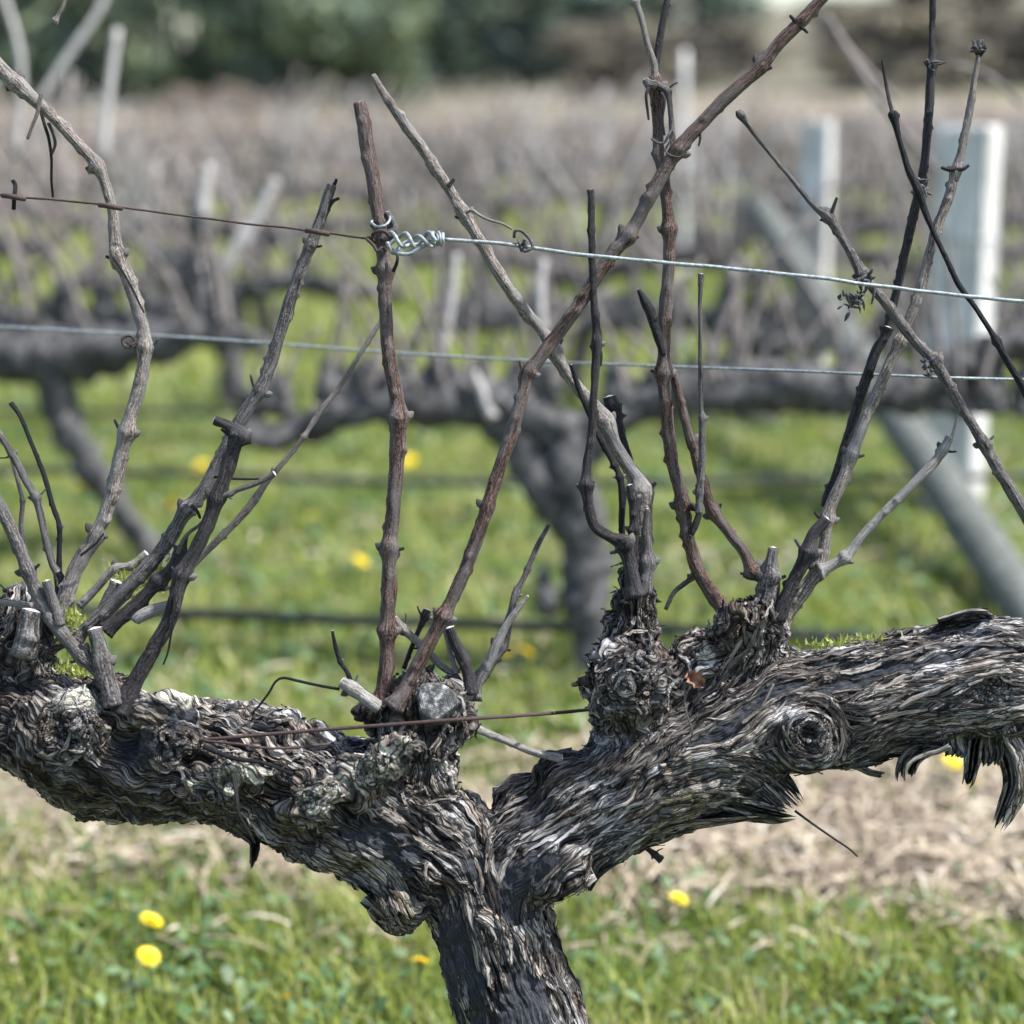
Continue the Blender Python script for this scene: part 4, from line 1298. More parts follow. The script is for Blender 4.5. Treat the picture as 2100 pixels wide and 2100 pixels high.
# ---------------------------------------------------------------- canes
def cane_rows(pts, dd, jit=0.0):
    return np.array([[p[0], p[1], p[2], p[3] if len(p) > 3 else 0] for p in pts], float)


BUD_ME = {}


def bud(parent, p, direc, size, mat):
    key = mat.name
    if key not in BUD_ME:
        b = MB()
        C = np.array([[0, 0, -0.3, 0.5], [0, 0, 0.1, 0.62], [0.05, 0, 0.5, 0.5], [0.1, 0, 0.85, 0.28], [0.12, 0, 1.05, 0.06]])
        V, F, g = tube(catmull(C, 2), 7, 0.0)
        me = bpy.data.meshes.new('bud'); me.from_pydata(V.tolist(), [], F); me.update(); me.materials.append(mat)
        me.attributes.new('gc', 'FLOAT_VECTOR', 'POINT').data.foreach_set('vector', g.astype(np.float32).ravel())
        BUD_ME[key] = me
    o = bpy.data.objects.new('bud', BUD_ME[key]); COL.objects.link(o)
    o.parent = parent
    o.location = Vector(p - wloc(parent))
    o.rotation_euler = Vector(direc).to_track_quat('Z', 'X').to_euler()
    o.scale = (size, size, size)
    return o


def cane(pts, tone, dd=0.0, nodes=(), name='cane', lbl=None, parent=None, tip='cut', buds=True, seed=[0], mat=None, slope=0.0, base_dd=None, wob=0.17):
    """pts rows (x, y, full width); nodes: indices of pts that swell"""
    seed[0] += 1
    sd = seed[0]
    P = np.array([[p[0], p[1], p[2]] for p in pts], float)
    nrow = np.zeros(len(P));
    for n in nodes: nrow[n] = 1
    t = np.linspace(0, 1, len(P))
    dds = dd + slope * t if base_dd is None else base_dd + (dd - base_dd) * np.minimum(1, t * 2.2)
    C0 = np.array([[*at(x, y, z), w * 0.5 * MM] for (x, y, w), z in zip(P, dds)])
    C = catmull(C0, 10)
    npos = [C0[n, :3] for n in nodes]
    big = C0[:, 3].max()
    C, s = resample(C, max(0.0017, min(0.003, big * 0.36)))
    # small wander between the nodes
    jx = pnoise(np.stack([s * 28 + sd * 9.1, s * 0, s * 0], 1), 5) * big * 0.14
    jz = pnoise(np.stack([s * 28 + sd * 5.7, s * 0 + 3, s * 0], 1), 6) * big * 0.22
    C[:, :3] += RT * jx[:, None] + FWD * jz[:, None]
    rn = random.Random(sd)
    if name == 'cane' and big > 0.0045:
        C[:, 3] *= 1 + 0.45 * np.exp(-s / 0.007)
    for q in npos:
        amp_ = rn.uniform(0.14, 0.46)
        d = np.linalg.norm(C[:, :3] - q, axis=1)
        C[:, 3] *= 1 + amp_ * np.exp(-(d / (big * 0.75)) ** 2) - 0.06 * np.exp(-((d - big * 2.0) / big) ** 2)
    V, F, g = tube(C, 12 if big > 0.003 else 7, wob, sd, round_end=0.25)
    sides_ = 12 if big > 0.003 else 7
    ctr = np.vstack([np.repeat(C[:, :3], sides_, 0), C[:1, :3], C[-1:, :3]])
    outw = V - ctr
    th_ = np.arctan2(g[:, 2], g[:, 1])
    for _ in range(int(s[-1] / 0.011)):
        s0, t0, am = rn.uniform(0, s[-1]), rn.uniform(-3.14, 3.14), rn.uniform(0.15, 0.6)
        dth = np.abs((th_ - t0 + np.pi) % (2 * np.pi) - np.pi)
        V = V + outw * (am * np.exp(-((g[:, 0] - s0) / (big * 0.32)) ** 2 - (dth / 0.42) ** 2))[:, None]
    g[:, 0] += sd * 1.37
    m = mat or M_cane[tone]
    par = parent or VINE
    mi = np.zeros(len(F), np.int32)
    if tip == 'cut':
        mi[len(F) - 1 - np.arange(0, 2 * (12 if big > 0.003 else 7), 2)] = 1
    o = mesh_obj(name, V, F, m, par, {'gc': g}, mats=[m, M_cut], mat_idx=mi)
    if lbl: o['label'] = lbl
    if buds:
        for i, n in enumerate(nodes):
            q = C0[n, :3]; r = C0[n, 3]
            k = np.argmin(np.linalg.norm(C[:, :3] - q, axis=1)); k2 = min(k + 3, len(C) - 1)
            T = C[k2, :3] - C[max(k - 3, 0), :3]; T /= np.linalg.norm(T) + 1e-9
            side = np.cross(T, FWD); side /= np.linalg.norm(side) + 1e-9
            sgn = 1 if (i + sd) % 2 else -1
            dr = side * sgn * 0.9 + T * 0.5 - FWD * 0.35
            if par is VINE:
                if rn.random() < 0.6 and big > 0.0035:      # broken tendril or old leaf stalk opposite the bud
                    L_ = rn.uniform(0.004, 0.011); e_ = -side * sgn * 0.9 + T * rn.uniform(-0.2, 0.7) - FWD * rn.uniform(-0.2, 0.5)
                    p0_ = C[k, :3] - side * sgn * r * 0.7
                    Ct = np.array([[*p0_, r * 0.42], [*(p0_ + e_ * L_ * .5), r * 0.26], [*(p0_ + e_ * L_ + T * 0.002), r * 0.2]])
                    Vt, Ft, gt = tube(catmull(Ct, 3), 6, 0.2, sd)
                    mesh_obj('broken_stalk', Vt, Ft, M_cane['dark' if i % 2 else 'grey'], o, {'gc': gt})
                bud(o, C[k, :3] + side * sgn * r * 1.05, dr, r * 0.95, M_cane['grey'] if (i + sd) % 2 else M_cane['pale'])
    return o


def tendril(par, pts, w, tone='dark', dd=-0.01, name='tendril'):
    C = catmull(np.array([[*at(p[0], p[1], p[2] if len(p) > 2 else dd), w * 0.5 * MM] for p in pts]), 8)
    C[:, 3] *= np.linspace(1.1, 0.7, len(C))
    V, F, g = tube(C, 6, 0.05, round_end=0.3)
    return mesh_obj(name, V, F, M_cane[tone], par, {'gc': g})


# --- left head
c1 = cane([(105, 1180, 30), (122, 1130, 31), (150, 1060, 29), (183, 1008, 29), (212, 930, 26), (238, 815, 28), (262, 735, 26), (274, 655, 25), (262, 590, 25), (243, 530, 27),
           (222, 480, 27), (211, 400, 20), (199, 347, 20), (184, 312, 24), (150, 275, 22), (110, 230, 22), (70, 193, 24), (30, 158, 30), (-20, 105, 26), (-60, 60, 22)],
          'tan', -0.022, (3, 5, 7, 10, 13, 17), lbl='tall pale cane leaning out over the left edge')
tendril(c1, [(152, 1048), (168, 1036), (184, 1022), (196, 1006)], 5, 'black', -0.040)
tendril(c1, [(213, 485), (230, 510), (250, 545), (264, 575), (272, 590)], 5, 'dark', -0.032)
tendril(c1, [(252, 650, -0.03), (243, 656, -0.034), (233, 650, -0.034), (231, 640, -0.034), (240, 634, -0.034), (250, 636, -0.036), (254, 646, -0.036), (246, 650, -0.038), (239, 645, -0.038)], 6, 'brown')
tendril(c1, [(78, 178), (74, 195), (70, 215), (62, 235), (52, 262)], 9, 'tan', -0.034)
tendril(c1, [(76, 205), (84, 235), (92, 262), (97, 300), (97, 340), (100, 372)], 7, 'dark', -0.01)
tendril(c1, [(92, 232), (100, 250), (104, 272), (98, 290)], 8, 'grey', -0.012)
cA = cane([(73, 1236, 26), (113, 1214, 26), (143, 1203, 27), (187, 1164, 28), (233, 1117, 28), (277, 1072, 28), (317, 1020, 27), (353, 962, 27), (386, 922, 27), (420, 858, 25),
           (446, 806, 26), (470, 768, 26), (492, 735, 26), (512, 684, 24), (527, 635, 22), (547, 567, 23), (566, 512, 22), (587, 462, 21), (601, 425, 21), (614, 385, 20), (626, 350, 19)],
          'grey', -0.005, (2, 7, 12, 17), lbl='long grey cane slanting up to a forked broken tip')
tendril(cA, [(606, 410, -0.005), (618, 395, -0.006), (628, 380, -0.006), (640, 374, -0.006)], 9, 'dark')
tendril(cA, [(624, 356, -0.005), (632, 346, -0.006), (635, 338, -0.006)], 8, 'black')
cB = cane([(225, 1345, 36), (240, 1312, 33), (262, 1275, 30), (293, 1217, 28), (323, 1164, 28), (335, 1111, 28), (344, 1085, 29), (367, 1041, 27), (393, 987, 27), (410, 940, 28),
           (430, 884, 28), (443, 840, 28), (449, 820, 29), (428, 803, 20), (404, 793, 17)], 'dark', -0.040, (1, 6, 9, 12), base_dd=-0.05, lbl='dark cane ending in a hooked pale stub')
tendril(cB, [(330, 1120, -0.05), (326, 1170, -0.055), (318, 1225, -0.055), (308, 1254, -0.055)], 5, 'black')
cane([(412, 938, 9), (433, 932, 12), (448, 924, 10), (473, 916, 10), (496, 907, 10), (518, 893, 12)], 'grey', -0.044, (1, 5), name='side_shoot')
tendril(cB, [(404, 900, -0.02), (440, 903, -0.02), (470, 904, -0.02), (505, 903, -0.02)], 5, 'black')
cane([(330, 1098, 12), (380, 1050, 13), (430, 1000, 14), (473, 954, 17), (503, 910, 12), (533, 874, 10), (573, 824, 10), (606, 774, 11), (644, 724, 9), (690, 652, 9), (722, 602, 8)],
     'tan', 0.03, (6,), slope=0.03, lbl='thin whippy cane crossing behind toward the wire')
cane([(200, 1190, 26), (253, 1144, 27), (300, 1097, 26), (328, 1068, 26), (342, 1040, 18), (352, 1010, 8)], 'dark', -0.015, (2, 4))
tendril(cA, [(335, 1044, -0.02), (345, 1020, -0.025), (358, 1004, -0.025), (372, 994, -0.025), (381, 985, -0.025)], 8, 'tan')
tendril(cA, [(362, 955, -0.02), (372, 965, -0.025), (378, 978, -0.025)], 8, 'dark')
cane([(150, 1144, 16), (187, 1104, 16), (217, 1073, 17), (247, 1068, 16), (277, 1044, 15)], 'pale', 0.02, (2, 3), name='pruned_spur')
cane([(188, 1172, 30), (200, 1144, 28), (212, 1120, 27), (222, 1098, 26)], 'grey', 0.01, name='pruned_spur', buds=False)
cane([(317, 1143, 22), (285, 1153, 24), (262, 1163, 26), (254, 1172, 22)], 'pale', -0.015, name='pruned_spur', buds=False)
cane([(214, 1330, 44), (206, 1300, 36), (193, 1250, 31), (184, 1215, 30), (178, 1186, 29)], 'grey', -0.055, (2,), name='pruned_spur', lbl='upright cut spur stub with a pale top')
cane([(44, 1240, 52), (50, 1215, 48), (57, 1180, 44), (63, 1152, 40)], 'grey', -0.045, name='pruned_spur', buds=False)
cE = cane([(205, 1290, 28), (187, 1266, 28), (153, 1236, 27), (110, 1186, 27), (80, 1137, 27), (52, 1076, 25), (27, 1013, 24), (0, 955, 22), (-30, 895, 20)], 'grey', -0.055, (2, 5), slope=0.02, lbl='grey cane at the left edge bending down to the spur')
cane([(113, 1180, 22), (98, 1130, 20), (88, 1096, 17)], 'grey', -0.05, name='pruned_spur')
cane([(110, 1120, 14), (111, 1077, 12), (112, 1044, 10), (112, 994, 10), (100, 955, 10), (83, 897, 9), (63, 844, 8), (38, 786, 8), (20, 760, 10)], 'black', -0.005, (3,), lbl='thin black cane with a bent tip')
cane([(115, 1130, 20), (108, 1082, 16), (97, 1060, 14), (81, 994, 14), (68, 938, 15), (50, 908, 14), (23, 857, 14), (0, 821, 14), (-25, 785, 12)], 'grey', -0.008, (4, 6))
cane([(70, 1120, 12), (50, 1056, 11), (40, 994, 9), (42, 944, 9), (30, 895, 8), (20, 858, 7)], 'grey', 0.05, (3,))
cane([(60, 1144, 14), (25, 1139, 12), (-20, 1134, 12)], 'pale', -0.03, buds=False)
cane([(105, 1180, 20), (112, 1140, 24), (118, 1100, 16), (110, 1078, 12)], 'dark', -0.01, (1,), name='pruned_spur')
cane([(98, 46, 9), (104, 40, 12), (112, 26, 8), (120, 8, 8), (127, -30, 8)], 'tan', -0.01, (1,), lbl='twig tip dangling in at the top left corner', buds=False)
# --- centre
cI = cane([(714, 1340, 34), (727, 1290, 30), (731, 1191, 29), (734, 1111, 29), (735, 1034, 29), (742, 961, 28), (748, 877, 29), (752, 788, 32), (744, 727, 28), (733, 661, 27),
           (728, 600, 25), (726, 510, 28), (722, 470, 27), (718, 425, 27), (711, 390, 27), (703, 333, 28), (689, 255, 28), (679, 194, 25)],
          'brown', -0.018, (2, 4, 7, 11, 13), lbl='thick upright cut cane carrying the wire knot')
tendril(cI, [(742, 512, -0.03), (748, 498, -0.034), (750, 485, -0.034), (744, 470, -0.03)], 7, 'dark')
cane([(722, 455, 16), (738, 440, 18), (745, 428, 14), (730, 400, 12)], 'grey', -0.022, buds=False, name='pruned_spur')
cJ = cane([(742, 1335, 32), (760, 1308, 28), (777, 1277, 27), (811, 1211, 27), (836, 1163, 28), (857, 1124, 26), (887, 1051, 25), (920, 956, 26), (944, 877, 25), (967, 811, 25),
           (987, 741, 24), (996, 702, 26), (1017, 677, 25), (1044, 640, 25), (1078, 593, 25), (1111, 547, 25), (1146, 490, 25), (1184, 445, 27), (1217, 390, 26), (1251, 327, 26),
           (1278, 284, 28), (1310, 247, 26), (1348, 207, 25), (1395, 163, 25), (1436, 124, 26), (1475, 77, 24), (1515, 37, 23), (1555, -7, 22), (1600, -60, 20)],
          'brown', -0.026, (4, 7, 11, 17, 20, 24), slope=0.0, base_dd=-0.05, lbl='very long brown cane crossing the whole picture diagonally')
tendril(cJ, [(1504, 48, -0.03), (1515, 54, -0.03), (1524, 62, -0.03)], 7, 'black')
tendril(cJ, [(1500, 40, -0.03), (1494, 33, -0.03), (1490, 29, -0.03)], 7, 'black')
tendril(cJ, [(1320, 243, -0.03), (1321, 262, -0.03), (1318, 275, -0.03)], 5, 'dark')
tendril(cJ, [(1176, 452, -0.03), (1166, 462, -0.03), (1160, 475, -0.03)], 8, 'dark')
cK = cane([(1198, 1140, 50), (1205, 1085, 46), (1209, 1030, 42), (1212, 970, 38), (1211, 924, 36), (1197, 896, 32), (1165, 851, 28), (1141, 796, 28), (1111, 754, 25), (1074, 711, 24),
           (1044, 661, 23), (1027, 632, 22), (977, 567, 22), (937, 510, 22), (905, 452, 22), (875, 404, 24), (851, 363, 21), (817, 310, 21), (777, 253, 20), (737, 197, 17), (704, 141, 11)],
          'tan', 0.004, (4, 7, 10, 15), lbl='pale cane slanting up left to a slanting cut')
tendril(cK, [(880, 402, -0.006), (891, 397, -0.01), (908, 408, -0.012), (927, 416, -0.012), (948, 422, -0.012), (966, 432, -0.012)], 6, 'pale')
tendril(cK, [(846, 352, 0.0), (850, 346, 0.0), (857, 338, 0.0)], 10, 'dark')
cL = cane([(1200, 1125, 30), (1188, 1067, 27), (1176, 1028, 30), (1154, 1014, 23), (1124, 994, 21), (1111, 957, 20), (1106, 917, 21), (1108, 877, 17), (1117, 811, 16), (1121, 727, 15),
           (1126, 648, 18), (1121, 567, 14), (1117, 500, 13), (1117, 433, 14), (1114, 358, 12)], 'dark', -0.03, (2, 6, 10), lbl='thin dark upright cane bowed near its base')
tendril(cL, [(1126, 644, -0.03), (1134, 668, -0.03), (1133, 690, -0.03)], 7, 'dark')
cM = cane([(1385, 1190, 32), (1368, 1154, 29), (1338, 1111, 28), (1314, 1071, 27), (1298, 1011, 26), (1287, 950, 27), (1280, 915, 25), (1267, 861, 24), (1257, 777, 24), (1253, 704, 27),
           (1253, 640, 25), (1257, 567, 24), (1262, 500, 23), (1262, 433, 25), (1254, 350, 21), (1245, 300, 21), (1241, 233, 22), (1237, 165, 26), (1236, 145, 24)],
          'brown', -0.004, (5, 9, 13, 17), lbl='tall brown cane ending in a knobbly forked head')
cane([(1236, 150, 16), (1234, 120, 14), (1224, 90, 12), (1211, 40, 12), (1204, 18, 13), (1197, 2, 15)], 'tan', -0.006, (5,), name='side_shoot')
cane([(1236, 150, 16), (1240, 110, 14), (1246, 64, 14), (1256, 15, 13), (1266, -40, 12)], 'dark', 0.004, name='side_shoot', buds=False)
cane([(1240, 160, 16), (1258, 172, 14), (1264, 200, 11), (1267, 235, 11), (1270, 270, 14)], 'grey', -0.012, (1,), name='side_shoot')
tendril(cM, [(1230, 262, -0.03), (1242, 270, -0.036), (1254, 268, -0.036), (1262, 254, -0.036), (1268, 246, -0.03), (1272, 256, -0.034), (1262, 270, -0.038), (1256, 284, -0.038), (1266, 294, -0.045), (1284, 296, -0.045), (1296, 286, -0.045)], 5, 'grey')
tendril(cM, [(1224, 165, -0.02), (1219, 180, -0.024), (1222, 210, -0.02), (1224, 226, -0.02)], 6, 'dark')
tendril(cM, [(1248, 175, -0.02), (1254, 190, -0.024), (1250, 225, -0.024), (1254, 255, -0.024)], 6, 'dark')
cane([(1238, 162, 20), (1224, 158, 18), (1217, 150, 14)], 'grey', -0.014, name='pruned_spur', buds=False)
cN = cane([(1448, 1100, 26), (1434, 1086, 24), (1420, 1076, 26), (1401, 1037, 22), (1375, 1004, 21), (1346, 967, 24), (1333, 930, 20), (1319, 886, 20), (1304, 831, 19), (1286, 771, 18), (1272, 711, 16), (1262, 690, 12)],
          'brown', 0.004, (2, 5, 8), lbl='brown cane forking away from the tall one')
cO = cane([(1318, 968, 16), (1320, 930, 15), (1324, 870, 14), (1325, 790, 13), (1323, 770, 9), (1321, 700, 8), (1321, 640, 7), (1321, 570, 7), (1322, 530, 10), (1323, 517, 13)], 'grey', -0.022, (1, 3), lbl='thin upright twig with a round bud on top')
cane([(1300, 955, 14), (1318, 964, 12), (1312, 990, 13), (1304, 1010, 10)], 'dark', -0.012, name='side_shoot', buds=False)
cane([(1256, 1150, 8), (1270, 1120, 9), (1288, 1104, 10), (1304, 1090, 11), (1312, 1072, 10)], 'grey', 0.02, (3,), name='side_shoot')
cane([(1252, 670, 12), (1240, 632, 17), (1228, 590, 20), (1218, 570, 18), (1204, 546, 6)], 'black', -0.012, name='side_shoot', buds=False, lbl='dark pointed thorn like shoot')
cQ = cane([(1195, 905, 20), (1178, 846, 20), (1165, 804, 24), (1156, 770, 26), (1150, 748, 26)], 'black', 0.018, (3,), name='pruned_spur')
cane([(1176, 1030, 12), (1173, 985, 12), (1174, 940, 14), (1170, 900, 13), (1160, 878, 12), (1132, 826, 12), (1108, 772, 11), (1091, 730, 10), (1078, 688, 8)], 'black', -0.008, (3, 4))
cane([(1192, 1130, 20), (1194, 1060, 20), (1196, 1000, 18), (1194, 940, 18), (1188, 915, 14)], 'dark', -0.02, (2, 3), name='spur')
cane([(1215, 1120, 30), (1222, 1060, 26), (1218, 1000, 18), (1222, 960, 10)], 'grey', -0.012, (1,), name='spur')
# --- centre low cluster
cane([(716, 1335, 26), (690, 1318, 24), (662, 1298, 23), (644, 1286, 22)], 'pale', -0.05, (2,), name='pruned_spur')
cane([(664, 1296, 10), (656, 1270, 9), (642, 1248, 9), (632, 1215, 8), (627, 1190, 5)], 'black', -0.03, (2,), name='side_shoot')
tendril(cI, [(640, 1300, -0.045), (600, 1293, -0.045), (560, 1284, -0.045), (535, 1279, -0.045), (520, 1286, -0.045), (508, 1306, -0.045), (490, 1330, -0.045), (474, 1347, -0.045)], 6, 'black')
cane([(884, 1310, 16), (861, 1277, 15), (831, 1254, 15), (795, 1217, 15), (760, 1186, 16), (744, 1166, 14)], 'tan', -0.008, (1, 3, 4))
cane([(763, 1262, 9), (776, 1224, 9), (791, 1186, 10), (802, 1162, 16), (806, 1150, 16)], 'dark', -0.002, (3,), name='side_shoot')
cane([(888, 1310, 30), (884, 1272, 23), (866, 1231, 21), (848, 1184, 20)], 'dark', -0.02, name='pruned_spur', buds=False)
cane([(862, 1270, 12), (852, 1240, 12), (845, 1205, 12), (838, 1178, 11)], 'pale', -0.012, (1,), name='side_shoot')
cT = cane([(890, 1318, 30), (898, 1288, 27), (917, 1261, 26), (944, 1218, 24), (962, 1165, 17), (975, 1120, 13), (996, 1072, 11), (1014, 1030, 10), (1036, 990, 8)], 'grey', -0.004, (3, 5), slope=0.03)
cane([(917, 1266, 14), (936, 1218, 18), (955, 1180, 14), (975, 1152, 12), (996, 1124, 6)], 'pale', -0.020, name='side_shoot', buds=False, lbl='pale split sliver of wood')
cane([(820, 1380, 80), (822, 1340, 74), (822, 1318, 70), (822, 1312, 64)], 'grey', -0.07, name='pruned_spur', buds=False, mat=M_cut) if False else None
cane([(850, 1352, 12), (866, 1362, 14), (900, 1376, 15), (960, 1400, 13), (1010, 1420, 14), (1060, 1432, 18)], 'pale', -0.02, (2,), lbl='pale twig lying in the fork')
cane([(1195, 1580, 12), (1215, 1596, 11), (1235, 1612, 11), (1248, 1624, 16)], 'dark', 0.0, (2,), name='side_shoot')
tendril(trunk_obj, [(1500, 1530, -0.03), (1530, 1552, -0.03), (1570, 1580, -0.03), (1600, 1600, -0.03), (1618, 1616, -0.03)], 5, 'dark', name='bark_fibre')
tendril(trunk_obj, [(1292, 1300, -0.085), (1294, 1340, -0.09), (1306, 1380, -0.085), (1302, 1400, -0.08)], 4, 'tan', name='bark_fibre')
tendril(trunk_obj, [(1460, 1290, -0.075), (1440, 1330, -0.085), (1418, 1370, -0.085), (1398, 1400, -0.085)], 4, 'tan', name='bark_fibre')
tendril(trunk_obj, [(440, 1460, -0.095), (446, 1500, -0.10), (452, 1540, -0.10), (470, 1572, -0.085), (480, 1590, -0.07)], 8, 'dark', name='bark_fibre')
tendril(trunk_obj, [(384, 1408, -0.085), (440, 1430, -0.09), (500, 1440, -0.09), (550, 1460, -0.09)], 10, 'black', name='bark_fibre')
# --- right head
cane([(1445, 1170, 52), (1450, 1125, 44), (1454, 1088, 32), (1455, 1061, 24), (1458, 1033, 18)], 'grey', -0.02, (2,), name='pruned_spur', lbl='ragged tapered dead spur')
cU = cane([(1468, 1170, 30), (1480, 1138, 27), (1502, 1087, 25), (1524, 1041, 30), (1535, 1007, 24), (1560, 978, 18)], 'dark', -0.03, (3,), name='spur')
cV = cane([(1470, 1190, 26), (1484, 1160, 27), (1515, 1117, 28), (1545, 1074, 28), (1554, 1037, 24), (1561, 978, 25), (1572, 944, 23), (1594, 894, 23), (1608, 857, 25), (1629, 801, 21),
           (1655, 741, 21), (1678, 687, 21), (1698, 644, 20), (1712, 610, 18), (1735, 550, 19), (1755, 473, 18), (1775, 410, 18), (1794, 360, 19), (1804, 322, 20), (1818, 267, 16),
           (1831, 200, 14), (1840, 140, 10), (1846, 104, 9)], 'tan', -0.012, (3, 5, 8, 12, 18), lbl='slender tan cane with a tufted dry tip')
cane([(1846, 108, 9), (1847, 98, 20), (1847, 88, 26), (1850, 78, 12)], 'black', -0.012, name='dry_tip', buds=False, wob=0.5)
for a, b in (((1804, 318), (1776, 316)), ((1806, 320), (1828, 312))):
    tendril(cV, [(a[0], a[1], -0.016), ((a[0] + b[0]) / 2, (a[1] + b[1]) / 2 + 3, -0.018), (b[0], b[1], -0.018)], 9, 'dark')
cW = cane([(1556, 956, 12), (1562, 935, 17), (1576, 904, 20), (1598, 834, 21), (1616, 774, 20), (1636, 711, 19), (1656, 654, 19), (1672, 625, 17), (1698, 520, 17), (1716, 440, 17), (1735, 355, 18),
           (1745, 300, 16), (1751, 233, 17), (1755, 160, 17), (1758, 122, 18), (1759, 60, 11), (1760, 20, 13), (1760, -30, 13)], 'dark', 0.012, (7, 10, 14), lbl='dark cane running up beside the tan one')
cX = cane([(1960, 790, 15), (1932, 734, 15), (1908, 694, 14), (1880, 644, 13), (1866, 620, 10), (1835, 573, 10), (1808, 535, 11), (1791, 500, 10), (1761, 437, 10), (1733, 362, 16), (1716, 323, 13), (1698, 267, 10), (1690, 235, 14), (1685, 216, 20), (1684, 208, 10)],
          'black', -0.02, (3, 9), lbl='thin black cane coming in from the right edge')
tendril(cX, [(1684, 212, -0.02), (1678, 190, -0.015), (1672, 160, -0.01), (1667, 130, -0.01), (1665, 112, -0.01)], 7, 'dark')
cY = cane([(1975, 1040, 25), (1932, 964, 24), (1888, 894, 22), (1856, 836, 22), (1821, 781, 19), (1788, 724, 21), (1762, 682, 24), (1726, 644, 20), (1688, 593, 19), (1655, 553, 18), (1626, 514, 22),
           (1595, 460, 15), (1562, 408, 20), (1535, 387, 11), (1481, 323, 8), (1431, 263, 8), (1408, 230, 11), (1398, 216, 17), (1393, 208, 9)], 'grey', -0.03, (3, 6, 10, 12), lbl='cane slanting in from the right to a dark bulb tip')
tendril(cY, [(1568, 402, -0.034), (1573, 390, -0.034), (1579, 373, -0.034)], 8, 'dark')
cane([(1545, 1076, 22), (1562, 1070, 20), (1595, 1051, 20), (1621, 1018, 16), (1668, 967, 17), (1715, 921, 18), (1761, 874, 19), (1780, 848, 18), (1794, 826, 16)], 'pale', -0.02, (2, 7), lbl='pale side cane with a cut tip')
tendril(cV, [(1793, 835, -0.02), (1800, 810, -0.015), (1808, 778, -0.01)], 6, 'grey')
cane([(1640, 700, 12), (1655, 665, 13), (1668, 640, 14), (1676, 618, 17)], 'dark', -0.004, (3,), name='side_shoot', buds=False)

# dried flower clusters stuck to the canes
def dead_cluster(x, y, w, hgt, dd, n, parent, seed):
    r = np.random.default_rng(seed); b = MB()
    for _ in range(n):
        c = at(x + r.normal(0, w * 0.3), y + r.normal(0, hgt * 0.3), dd + r.normal(0, 0.004))
        d = r.normal(0, 1, 3); d /= np.linalg.norm(d); L = r.uniform(6, 14) * MM
        C = np.array([[*(c - d * L), 1.2 * MM], [*c, r.uniform(2.4, 4.5) * MM], [*(c + d * L), 0.8 * MM]])
        V, F, g = tube(catmull(C, 2), 5, 0.2, seed)
        b.add(V, F, g)
    return b.build('dried_flower_cluster', M_dead, parent)


dead_cluster(1612, 562, 52, 34, -0.04, 34, cY, 3)
dead_cluster(1632, 525, 24, 20, -0.036, 12, cY, 4)
dead_cluster(1748, 692, 26, 30, -0.04, 16, cY, 5)
dead_cluster(1740, 350, 20, 24, -0.002, 10, cW, 6)
dead_cluster(1759, 122, 18, 22, 0.01, 8, cW, 8)
dead_cluster(1847, 90, 18, 14, -0.014, 12, cV, 9)

# big pale cut face of a sawn spur, set in the middle head
def cut_face(x, y, rx, ry, dd, ln, tilt):
    n = 22; V = []; F = []
    ax = -FWD * math.cos(tilt) + UP * math.sin(tilt); ax /= np.linalg.norm(ax)
    u = RT; v = np.cross(ax, u)
    for k, (rr, dz) in enumerate([(1.12, -ln), (1.10, -0.25 * ln), (1.05, -0.002), (0.92, 0.0), (0.6, -0.0014), (0.25, -0.0004)]):
        for i in range(n):
            a = 2 * math.pi * i / n
            wv = 1 + 0.09 * math.sin(3 * a + 1) + 0.06 * math.sin(5 * a + k)
            V.append(at(x, y, dd) + (u * math.cos(a) * rx + v * math.sin(a) * ry) * MM * rr * wv + ax * dz)
    for k in range(5):
        for i in range(n):
            j = (i + 1) % n
            F.append((k * n + i, k * n + j, k * n + n + j, k * n + n + i))
    F.append(tuple(range(5 * n, 6 * n))); F.append(tuple(reversed(range(n))))
    m, nt, bs = mat_new('lichened_cut')
    tc = nt.nodes.new('ShaderNodeTexCoord')
    nn = noise(nt, tc.outputs['Object'], 120, 5, 0.7)
    mp = nt.nodes.new('ShaderNodeMapping'); pc = at(x + 4, y + 3, dd)
    mp.inputs['Location'].default_value = tuple(-(pc - wloc(VINE)))
    nt.links.new(tc.outputs['Object'], mp.inputs[0])
    ln_ = nt.nodes.new('ShaderNodeVectorMath'); ln_.operation = 'LENGTH'; nt.links.new(mp.outputs[0], ln_.inputs[0])
    ring = math_(nt, 'SINE', math_(nt, 'ADD', math_(nt, 'MULTIPLY', ln_.outputs['Value'], 3600.0), math_(nt, 'MULTIPLY', nn, 9.0)))
    nn = math_(nt, 'ADD', nn, math_(nt, 'MULTIPLY', ring, 0.035))
    c = ramp(nt, [(0.42, (0.02, 0.02, 0.02)), (0.54, (0.08, 0.08, 0.078)), (0.68, (0.34, 0.34, 0.33))], nn)
    nt.links.new(c, bs.inputs['Base Color']); bs.inputs['Roughness'].default_value = 0.85
    bump(nt, bs, nn, 0.8, 0.003)
    o = mesh_obj('sawn_spur', V, F, m, VINE); o['label'] = 'sawn spur end covered in pale grey lichen'
    return o


cut_face(822, 1320, 33, 34, -0.066, 0.02, 0.42)
cut_face(432, 1470, 13, 13, -0.078, 0.01, 0.2) if False else None

